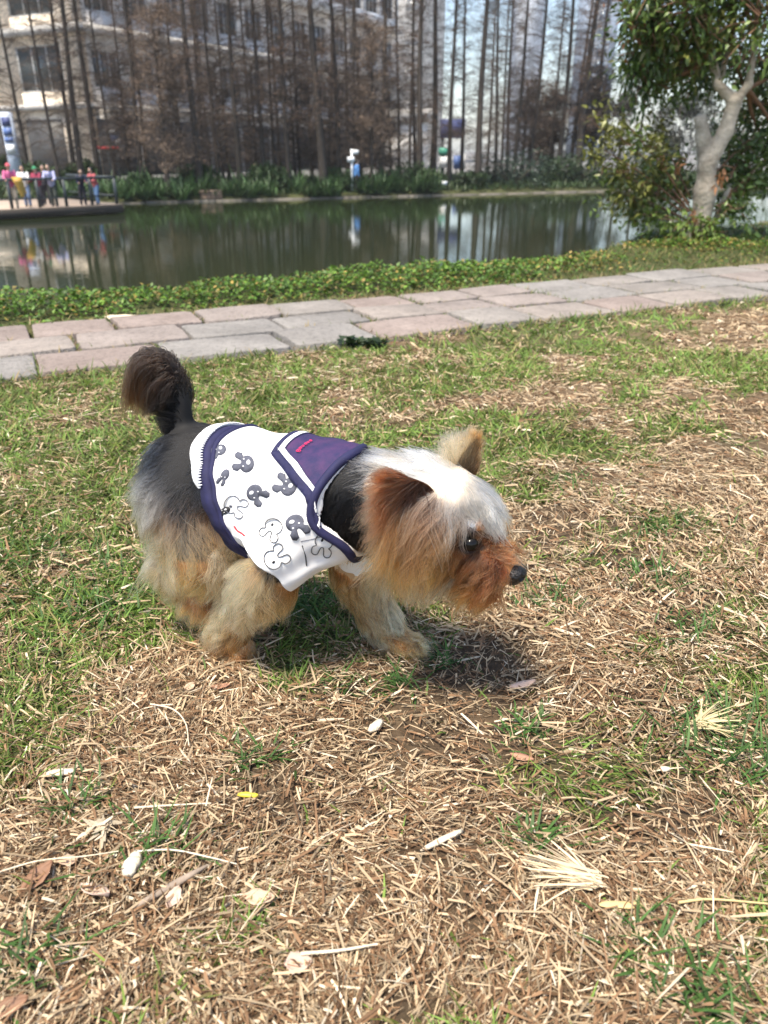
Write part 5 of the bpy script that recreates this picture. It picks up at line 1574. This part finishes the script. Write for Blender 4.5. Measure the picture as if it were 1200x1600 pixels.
class Guides:
    def __init__(self): self.r = []
    def add(self, p, d, L, c0, c1, lift=.25, grav=.2, wave=.004, side=None):
        p = np.array(p, float); d = np.array(d, float); d /= np.linalg.norm(d)
        self.r.append((p, d, L, c0, c1, lift, grav, wave))
        if side is None:
            m = np.array([1, -1, 1])
            self.r.append((p * m, d * m, L, c0, c1, lift, grav, wave))
    def px(self, a, b, yl, L, c0, c1, lift=.25, grav=.2, wave=.004, dy=0.0, side=None):
        p = at(*a, yl); q = at(*b, yl) + np.array([0, dy, 0])
        self.add(p, q - p, L, c0, c1, lift, grav, wave, side)
    def sample(self, P, sig):
        G = np.array([g[0] for g in self.r])
        d2 = ((P[:, None, :] - G[None]) ** 2).sum(-1)
        w = np.exp(-(d2 - d2.min(1)[:, None]) / (2 * sig * sig))
        w /= w.sum(1)[:, None]
        get = lambda k: w @ np.array([g[k] for g in self.r])
        D = get(1); D /= np.linalg.norm(D, axis=1)[:, None] + 1e-9
        return D, get(2), get(3), get(4), get(5), get(6), get(7)

def surface_samples(V, F, n, keep=None):
    T = np.concatenate([F[:, [0, 1, 2]], F[:, [0, 2, 3]]]) if F.shape[1] == 4 else F
    A, B, Cc = V[T[:, 0]], V[T[:, 1]], V[T[:, 2]]
    N = np.cross(B - A, Cc - A); ar = np.linalg.norm(N, axis=1)
    if keep is not None: ar = ar * keep((A + B + Cc) / 3)
    t = rng.choice(len(T), n, p=ar / ar.sum())
    u = rng.random((n, 2)); s = np.sqrt(u[:, :1]); w = u[:, 1:]
    P = A[t] * (1 - s) + B[t] * s * (1 - w) + Cc[t] * s * w
    Nn = N[t] / (np.linalg.norm(N[t], axis=1)[:, None] + 1e-12)
    return P, Nn

def nearest(P, Q):
    from mathutils.kdtree import KDTree
    kd = KDTree(len(Q))
    for i, q in enumerate(Q): kd.insert(q, i)
    kd.balance()
    return np.array([kd.find(p)[1] for p in P])

def grow(name, P, N, guides, sig, parent, K=8, clump=.6, per=26, rad=.00022, jit=.16, lenvar=.3, colvar=.14, avoid=None, cut=None, long=1.0):
    n = len(P)
    D, L, C0, C1, lift, grav, wave = guides.sample(P, sig)
    L = L * long * (1 + lenvar * rng.normal(size=n).clip(-1.6, 1.6) * .6)
    D = D + rng.normal(size=(n, 3)) * jit; D /= np.linalg.norm(D, axis=1)[:, None]
    pts = np.zeros((n, K, 3)); pts[:, 0] = P
    Dt = D - N * np.sum(D * N, 1)[:, None] * .85                     # keep the flow along the skin
    Dt /= np.linalg.norm(Dt, axis=1)[:, None] + 1e-9
    Dt = Dt * .75 + D * .25
    for k in range(1, K):
        t = k / (K - 1)
        d = Dt * (1 - .25 * t) + D * .25 * t + N * (lift * (1 - t) ** 1.2)[:, None] * 1.3 + np.array([0, 0, -1.0]) * (grav * t)[:, None]
        d /= np.linalg.norm(d, axis=1)[:, None]
        pts[:, k] = pts[:, k - 1] + d * (L / (K - 1))[:, None]
    # locks: hairs lean towards the leader nearest to their root
    lead = rng.choice(n, max(4, n // per), replace=False)
    j = lead[nearest(P, P[lead])]
    tt = np.linspace(0, 1, K)
    ph = rng.random(n) * 6.28; fr = 5 + 4 * rng.random(n)
    perp = np.cross(D, N); perp /= np.linalg.norm(perp, axis=1)[:, None] + 1e-9
    wv = np.sin(ph[j][:, None] + fr[j][:, None] * tt[None]) - np.sin(ph[j])[:, None]
    pts += (perp[j])[:, None, :] * (wv * wave[:, None] * tt[None])[..., None]
    c = clump * (.6 + .5 * rng.random(n))
    w = (c[:, None] * tt[None] ** 1.3)[..., None].clip(0, .95)
    tgt = pts[j]
    sc = (L / np.maximum(L[j], 1e-4)).clip(.6, 1.5)
    tgt = tgt[:, :1] + (tgt - tgt[:, :1]) * sc[:, None, None]
    pts = pts * (1 - w) + tgt * w
    # per-lock and per-hair tone
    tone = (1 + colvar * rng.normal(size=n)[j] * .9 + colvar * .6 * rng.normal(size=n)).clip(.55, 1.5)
    col = .62 * C0[:, None, :] * (1 - tt[None, :, None]) + C1[:, None, :] * tt[None, :, None]  # roots darkened: shade between locks painted in, along with a darker undercoat
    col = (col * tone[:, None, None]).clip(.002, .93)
    if cut is not None:
        pts[..., 2] = np.maximum(pts[..., 2], cut + .004 * rng.random(n)[:, None])
    if avoid is not None:                                             # keep hair off the eyes
        bad = np.zeros(n, bool)
        for c_, r_ in avoid: bad |= (np.linalg.norm(pts - np.array(c_), axis=-1) < r_).any(1)
        pts, col = pts[~bad], col[~bad]
    return strands(name, pts, col, rad, parent)

def strands(name, pts, col, rad, parent):
    n, K = pts.shape[:2]
    cu = bpy.data.hair_curves.new(name)
    cu.add_curves([K] * n)
    cu.attributes['position'].data.foreach_set('vector', pts.astype(np.float32).ravel())
    r = cu.attributes.get('radius') or cu.attributes.new('radius', 'FLOAT', 'POINT')
    prof = rad * (1 - .75 * np.linspace(0, 1, K) ** 2)
    r.data.foreach_set('value', np.tile(prof, n).astype(np.float32))
    a = cu.attributes.new('col', 'FLOAT_COLOR', 'POINT')
    c4 = np.ones((n, K, 4), np.float32); c4[..., :3] = col
    a.data.foreach_set('color', c4.ravel())
    cu.materials.append(fur_m)
    return link(bpy.data.objects.new(name, cu), parent)

outside_shirt = lambda P: ~((shirt_solid(P) < .002) & ((P - HEM_P) @ HEM_N > .016) & (neck_f(P) < -.012))

# ---- body, rump and hind quarters
g = Guides()
yb = -.07
g.px((330, 690), (300, 720), yb, .035, BLACK, BLACK * 2, .15, .1)
g.px((285, 700), (262, 735), -.05, .04, BLACK, BLACK * 2, .15, .15)
g.px((300, 715), (270, 745), yb, .04, BLACK, STEEL, .15, .2)
g.px((300, 690), (270, 720), -.03, .035, BLACK, BLACK * 1.6, .2, .1)
g.px((262, 720), (235, 750), -.04, .045, BLACK, STEEL, .25, .2)
g.px((300, 735), (270, 765), yb, .045, BLACK, STEEL, .15, .25)
g.px((240, 770), (218, 812), yb, .055, STEEL * 1.3, LIGHTG * 1.2, .25, .3)
g.px((290, 780), (262, 822), yb, .055, STEEL, LIGHTG * .8, .15, .3)
g.px((330, 770), (310, 810), yb, .045, BLACK, STEEL, .12, .3)
g.px((235, 815), (215, 860), yb, .060, LIGHTG * .8, LEGC * .95, .25, .35, .006)
g.px((275, 815), (250, 860), yb, .060, LEGT, LEGC, .18, .3, .007)
g.px((310, 815), (330, 860), yb, .055, LEGT, LEGC, .18, .3, .007)
g.px((340, 830), (360, 865), yb, .040, LEGT * .7, LEGG * .8, .12, .3, .006)
g.px((240, 860), (225, 900), yb, .055, LEGC, LEGC * 1.05, .25, .35, .008)
g.px((280, 860), (265, 905), yb, .055, LEGG, LEGC, .2, .35, .008)
g.px((320, 865), (315, 905), yb, .045, LEGT, LEGG, .2, .3, .008)
g.px((270, 900), (262, 930), yb, .040, LEGG, LEGC, .25, .3, .008)
g.px((300, 910), (295, 940), yb, .030, LEGT, LEGG, .3, .2, .006)
g.px((318, 930), (318, 950), yb, .030, LEGT * .7, LEGT, .4, .1, .003)
g.add((-.165, 0, .31), (-.5, 0, -.8), .05, BLACK, GREY, .2, .3, side=0)
g.add((-.16, 0, .22), (-.3, 0, -.9), .06, GREY, CREAM, .2, .3, side=0)
g.add((-.06, 0, .395), (-.6, 0, .1), .035, BLACK, BLACK * 2, .2, .1, side=0)
g.add((.0, 0, .21), (-.4, 0, -.8), .03, TAN, GOLD, .2, .2, side=0)
g.add((-.1, .03, .18), (-.1, 0, -1), .04, TAN * .7, GOLD * .8, .2, .2)
hindmask = lambda P: ((P[:, 0] < .03) & outside_shirt(P) & ~((P[:, 2] > .36) & (np.abs(P[:, 1]) < .024) & (P[:, 0] > -.13) & (P[:, 2] > .385)) & ~((P[:, 2] < .20) & (P[:, 0] > -.005) & (P[:, 1] < 0)) & ~((P[:, 2] > .36) & (P[:, 0] < -.09) & (np.abs(P[:, 1]) < .03))).astype(float)
P, N = surface_samples(bV, bF, 38000, hindmask)
body_g, body_PN = g, (P, N)
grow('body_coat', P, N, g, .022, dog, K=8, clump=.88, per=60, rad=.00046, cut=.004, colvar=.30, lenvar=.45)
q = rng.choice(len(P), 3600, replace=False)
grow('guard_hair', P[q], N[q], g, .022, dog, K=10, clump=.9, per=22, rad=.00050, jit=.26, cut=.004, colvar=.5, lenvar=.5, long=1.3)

# ---- fore legs
g = Guides()
yn = -.075
for (a, b, L, c0, c1, lf) in [((430, 880), (415, 925), .055, LEGG, LEGC, .5), ((395, 860), (365, 885), .055, LEGG, LEGC, .55), ((360, 880), (335, 915), .055, LEGC, LEGC * 1.02, .55),
                          ((420, 910), (402, 960), .055, LEGG, LEGC, .45), ((445, 905), (432, 950), .040, LEGT * .8, LEGG, .25), ((350, 920), (330, 955), .055, LEGC, LEGC * 1.02, .5), ((385, 930), (372, 975), .045, LEGG, LEGC, .3),
                          ((430, 950), (420, 985), .035, LEGT * .8, LEGG * .9, .25), ((350, 965), (335, 985), .038, LEGG, LEGC, .4), ((390, 975), (378, 1003), .034, LEGT, LEGG, .3), ((365, 1000), (355, 1020), .034, ORANGE, LEGT, .4),
                          ((395, 1005), (392, 1025), .032, LEGT * .7, LEGT, .35), ((370, 1020), (372, 1032), .026, LEGT * .7, LEGG, .4)]:
    g.px(a, b, yn, L, c0, c1, lf, .2, .006, side=0)
yf = .04
for (a, b, L, c0, c1, lf) in [((545, 905), (545, 945), .035, LEGT * .75, LEGG * .8, .25), ((580, 900), (590, 940), .038, LEGG * .8, LEGC * .85, .3), ((600, 920), (612, 955), .035, LEGC * .8, LEGC * .95, .35), ((540, 940), (552, 975), .036, LEGT * .8, LEGG * .9, .3),
                          ((580, 950), (590, 985), .036, LEGG, LEGC, .3), ((570, 985), (585, 1010), .032, LEGG * .95, LEGC * .95, .3), ((605, 975), (622, 1000), .032, LEGG, LEGC, .35), ((600, 1005), (625, 1018), .025, LEGT, LEGG, .3),
                          ((640, 1000), (665, 1008), .028, LEGT, LEGG, .4), ((650, 1010), (672, 1012), .024, LEGT * .7, LEGG, .4)]:
    g.px(a, b, yf, L, c0, c1, lf, .2, .006, side=0)
foremask = lambda P: ((P[:, 0] > -.035) & (P[:, 2] < .235) & (P[:, 0] < .32) & outside_shirt(P) & ~((P[:, 0] < .0) & (P[:, 2] > .09))).astype(float)
P, N = surface_samples(bV, bF, 36000, foremask)
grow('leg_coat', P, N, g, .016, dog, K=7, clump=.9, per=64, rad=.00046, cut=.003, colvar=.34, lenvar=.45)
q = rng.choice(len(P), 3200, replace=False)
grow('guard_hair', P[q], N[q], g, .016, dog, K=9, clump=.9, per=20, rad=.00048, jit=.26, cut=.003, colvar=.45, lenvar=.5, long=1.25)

# ---- neck
g = Guides()
g.add((.245, -.06, .35), (-.5, 0, -.8), .028, BLACK, BLACK * 1.6, .2, .1)
g.add((.255, -.05, .29), (-.1, 0, -1), .030, BLACK, BLACK * 2.0, .2, .1)
g.add((.24, 0, .40), (-.9, 0, -.1), .028, BLACK, STEEL * .7, .2, .1, side=0)
g.add((.25, 0, .26), (-.1, 0, -1), .035, STEEL, GOLD * .8, .2, .2, side=0)
g.add((.235, -.03, .24), (0, 0, -1), .035, GOLD, CREAM, .25, .2)
neckmask = lambda P: ((P[:, 0] > .16) & (P[:, 0] < .295) & (P[:, 2] > .21) & (neck_f(P) > -.03)).astype(float)
P, N = surface_samples(bV, bF, 14000, neckmask)
grow('neck_coat', P, N, g, .018, dog, K=6, clump=.7, per=40, rad=.00042, colvar=.6, lenvar=.5)

# ---- head
g = Guides()
h = -.06
# crown and nape
g.px((600, 735), (560, 738), -.02, 0.048, CREAM, WHITE, .2, .15)
g.px((582, 760), (552, 790), -.05, 0.040, CREAM, CREAM, .2, .25)
g.px((596, 810), (590, 860), h, 0.035, ORANGE, GOLD, .2, .35)
g.add((.32, 0, .400), (-1, 0, .05), .05, CREAM, WHITE, .15, .1, side=0)
g.add((.36, 0, .402), (-.8, 0, .1), .05, WHITE, WHITE, .2, .1, side=0)
g.add((.405, 0, .372), (.55, 0, -.5), .045, WHITE, WHITE, .35, .3, side=0)
g.px((660, 725), (620, 735), -.03, 0.061, WHITE, WHITE, .2, .1)
g.px((720, 735), (695, 760), -.035, 0.042, WHITE, CREAM, .3, .3)
g.px((755, 760), (730, 800), -.035, 0.050, WHITE, SILVER, .35, .35, .006)
g.px((775, 775), (790, 815), -.020, 0.061, WHITE, WHITE, .4, .4, .004)
g.px((705, 770), (690, 830), h, 0.058, WHITE, SILVER * .9, .3, .4, .006)
g.px((735, 790), (695, 835), -.055, 0.036, SILVER, CREAM * .8, .35, .35, .006)
g.px((768, 800), (715, 828), -.045, 0.025, SILVER, GOLD * 1.05, .45, .2, .004)
g.px((778, 822), (785, 838), -.024, 0.011, GOLD, TAN, .35, .1, .002)
g.px((705, 830), (670, 885), -.06, 0.052, STEEL, GOLD, .35, .4, .007)
g.px((690, 800), (655, 880), h, 0.066, STEEL, TAN, .35, .45, .008)
g.px((672, 800), (640, 870), h, 0.081, STEEL * .7, GOLD, .35, .45, .008)
g.px((640, 792), (615, 870), h, 0.070, ORANGE * .9, GOLD, .3, .45, .007)
g.px((622, 800), (600, 870), h, 0.063, ORANGE, TAN, .3, .45, .007)
g.px((660, 800), (640, 880), h, 0.077, RUST * .6, GREY, .35, .45, .007)
# cheek
g.px((680, 830), (655, 895), h, 0.059, STEEL, GOLD, .3, .4, .007)
g.px((690, 860), (660, 910), h, 0.052, TAN, GOLD * 1.1, .3, .4, .007)
g.px((650, 830), (628, 900), h, 0.076, TAN, GOLD, .25, .35, .006)
g.px((615, 830), (612, 895), h, 0.066, ORANGE, GOLD, .25, .35, .006)
g.px((665, 880), (655, 935), h, 0.057, GOLD * .9, CREAM, .25, .35, .005)
g.px((705, 870), (672, 915), -.06, 0.052, TAN, GOLD * 1.1, .25, .3, .004)
g.px((700, 905), (680, 950), -.05, 0.048, GOLD, WHITE * .95, .25, .35, .004)
# muzzle
g.px((735, 870), (705, 905), -.05, .062, RUST, TAN, .3, .3, .005)
g.px((765, 868), (735, 895), -.04, .058, RUST * .9, ORANGE * 1.25, .3, .3, .005)
g.px((790, 875), (765, 905), -.030, .044, RUST * .5, ORANGE, .3, .5, .005)
g.px((785, 905), (755, 935), -.028, .058, RUST * .45, ORANGE * .9, .35, .5, .005)
g.px((755, 910), (725, 945), -.038, .066, RUST, TAN, .35, .5, .005)
g.px((725, 925), (700, 950), -.040, .066, TAN, CREAM, .35, .5, .005)
g.add((.432, 0, .305), (.5, 0, .8), .018, RUST * .8, TAN, .35, .0, side=0)
g.add((.450, -.012, .292), (.7, 0, .45), .015, RUST * .8, ORANGE * 1.2, .3, .0)
g.add((.455, 0, .235), (-.15, 0, -1), .045, RUST * .7, ORANGE, .25, .3, side=0)
g.add((.40, 0, .240), (-.3, 0, -1), .04, TAN, CREAM, .25, .3, side=0)
g.add((.33, 0, .235), (-.2, 0, -1), .045, GOLD, CREAM, .25, .3, side=0)
for (dx, dz, L_) in ((.016, -.004, .018), (-.016, -.006, .02), (0, -.017, .02), (.008, .014, .016), (-.010, .014, .018)):   # dark rims of the eyes
    g.add((.4200 + dx, -.044, .3135 + dz), (-.5, -.1, -.6), L_, BLACK * 2, RUST * .35, .1, .1, .001)
eyeC = np.array([.4200, .0420, .3135])
def headmask(P):
    q = P * np.array([1, 0, 1]) + np.abs(P) * np.array([0, 1, 0])
    e = np.linalg.norm(q - eyeC, axis=1) > .0160
    return ((P[:, 0] > .275) & (P[:, 2] > .19) & e & ~((P[:, 0] > .458))).astype(float)
P, N = surface_samples(bV, bF, 46000, headmask)
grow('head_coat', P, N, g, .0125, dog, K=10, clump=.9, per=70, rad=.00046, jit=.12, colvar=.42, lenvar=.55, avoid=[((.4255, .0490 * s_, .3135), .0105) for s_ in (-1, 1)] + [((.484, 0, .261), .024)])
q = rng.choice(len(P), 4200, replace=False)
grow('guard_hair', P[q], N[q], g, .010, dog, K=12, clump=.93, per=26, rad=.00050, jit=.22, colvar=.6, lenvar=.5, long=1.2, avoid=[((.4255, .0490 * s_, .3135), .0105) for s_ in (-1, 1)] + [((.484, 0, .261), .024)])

# ---- ears
for k, (V, F, ax, nn) in enumerate((EAR_N, EAR_F)):
    g = Guides()
    V0 = V.mean(0)
    if k == 0:
        b, t = at(656, 792, -.05), at(612, 742, -.085)
        g.add(b + (t - b) * .9, (t - b) * .7 + np.array([-.01, 0, -.02]), .018, ORANGE, RUST * 1.2, .3, .05, .002, side=0)
        g.add(b + (t - b) * .45 + np.array([-.02, 0, 0]), np.array([-.4, -.25, -.8]), .045, ORANGE, ORANGE * 1.1, .3, .3, .004, side=0)
        g.add(b + np.array([-.02, 0, -.01]), np.array([-.25, -.2, -1]), .085, ORANGE, GOLD, .3, .35, .006, side=0)
        g.add(b + np.array([.018, 0, .012]), np.array([-.3, -.2, -1]), .095, RUST * .6, GREY * .8, .3, .35, .006, side=0)
        g.add(b + (t - b) * .4 + np.array([.03, 0, .01]), np.array([-.2, -.3, -.8]), .06, RUST * .4, STEEL * .6, .3, .35, .005, side=0)
    else:
        b, t = at(722, 752, .036), at(740, 688, .050)
        g.add(b + (t - b) * .95, (t - b) + np.array([0, 0, .01]), .022, BROWN, TAN, .25, .0, .002, side=0)
        g.add(b + (t - b) * .5 + np.array([-.02, 0, 0]), (t - b) * .8 + np.array([-.02, -.01, 0]), .045, TAN, CREAM, .35, .05, .004, side=0)
        g.add(b + (t - b) * .5 + np.array([.02, 0, 0]), (t - b) * .9 + np.array([-.005, -.01, 0]), .03, BROWN * .7, TAN * .8, .3, .0, .003, side=0)
        g.add(b + np.array([-.02, 0, 0]), (t - b) * .5 + np.array([-.03, -.01, 0]), .06, TAN, CREAM, .35, .1, .005, side=0)
        g.add(b + np.array([.02, 0, 0]), (t - b) * .6 + np.array([.0, -.01, 0]), .03, BLACK, BROWN, .3, .0, .003, side=0)
    P, N = surface_samples(V, F, 5600)
    grow('ear_hair', P, N, g, .014, ear_objs[k], K=8, clump=.8, per=36, rad=.00040, jit=.24, colvar=.4, lenvar=.5, long=1.25 if k == 0 else .85)

# ---- tail plume: long hair springing from the whole curl and falling back
nT = 12000
ti = rng.random(nT) ** .85
Pt = spline(TAIL, 200)[(ti * 199).astype(int)]
Tn = np.gradient(spline(TAIL, 200), axis=0)[(ti * 199).astype(int)]; Tn /= np.linalg.norm(Tn, axis=1)[:, None]
a = rng.random(nT) * 2 * np.pi
e1 = np.stack([Tn[:, 2], 0 * a, -Tn[:, 0]], -1); e2 = np.tile([0, 1.0, 0], (nT, 1))
Nt = e1 * np.cos(a)[:, None] + e2 * np.sin(a)[:, None]
rT = .016 - .007 * ti
Pt = Pt + Nt * rT[:, None]
g = Guides()
g.add(TAIL[1], (-.5, 0, .3), .035, BLACK, BLACK * 1.6, .25, .1, .002, side=0)
g.add(TAIL[4], (-.45, 0, .65), .044, BLACK, BLACK * 1.5, .2, 1.0, .002, side=0)
g.add(TAIL[7], (-.45, 0, .6), .060, BLACK, BLACK * 2, .25, 2.4, .003, side=0)
g.add(TAIL[10], (-.40, 0, .6), .070, BLACK, BROWN * .5, .3, 3.2, .003, side=0)
g.add(TAIL[12], (-.40, 0, .5), .080, BLACK, BROWN * .8, .35, 3.6, .004, side=0)
g.add(TAIL[15], (-.40, 0, .3), .098, BLACK * 1.5, BROWN * 1.3, .4, 3.8, .005, side=0)
grow('tail_plume', Pt, Nt, g, .022, dog, K=12, clump=.72, per=60, rad=.00042, jit=.16, colvar=.34, lenvar=.6)
# a few loose dark hairs at the root of the tail
g = Guides(); g.add(TAIL[4], (.6, 0, -.3), .035, BLACK, BLACK, .3, .2, side=0)
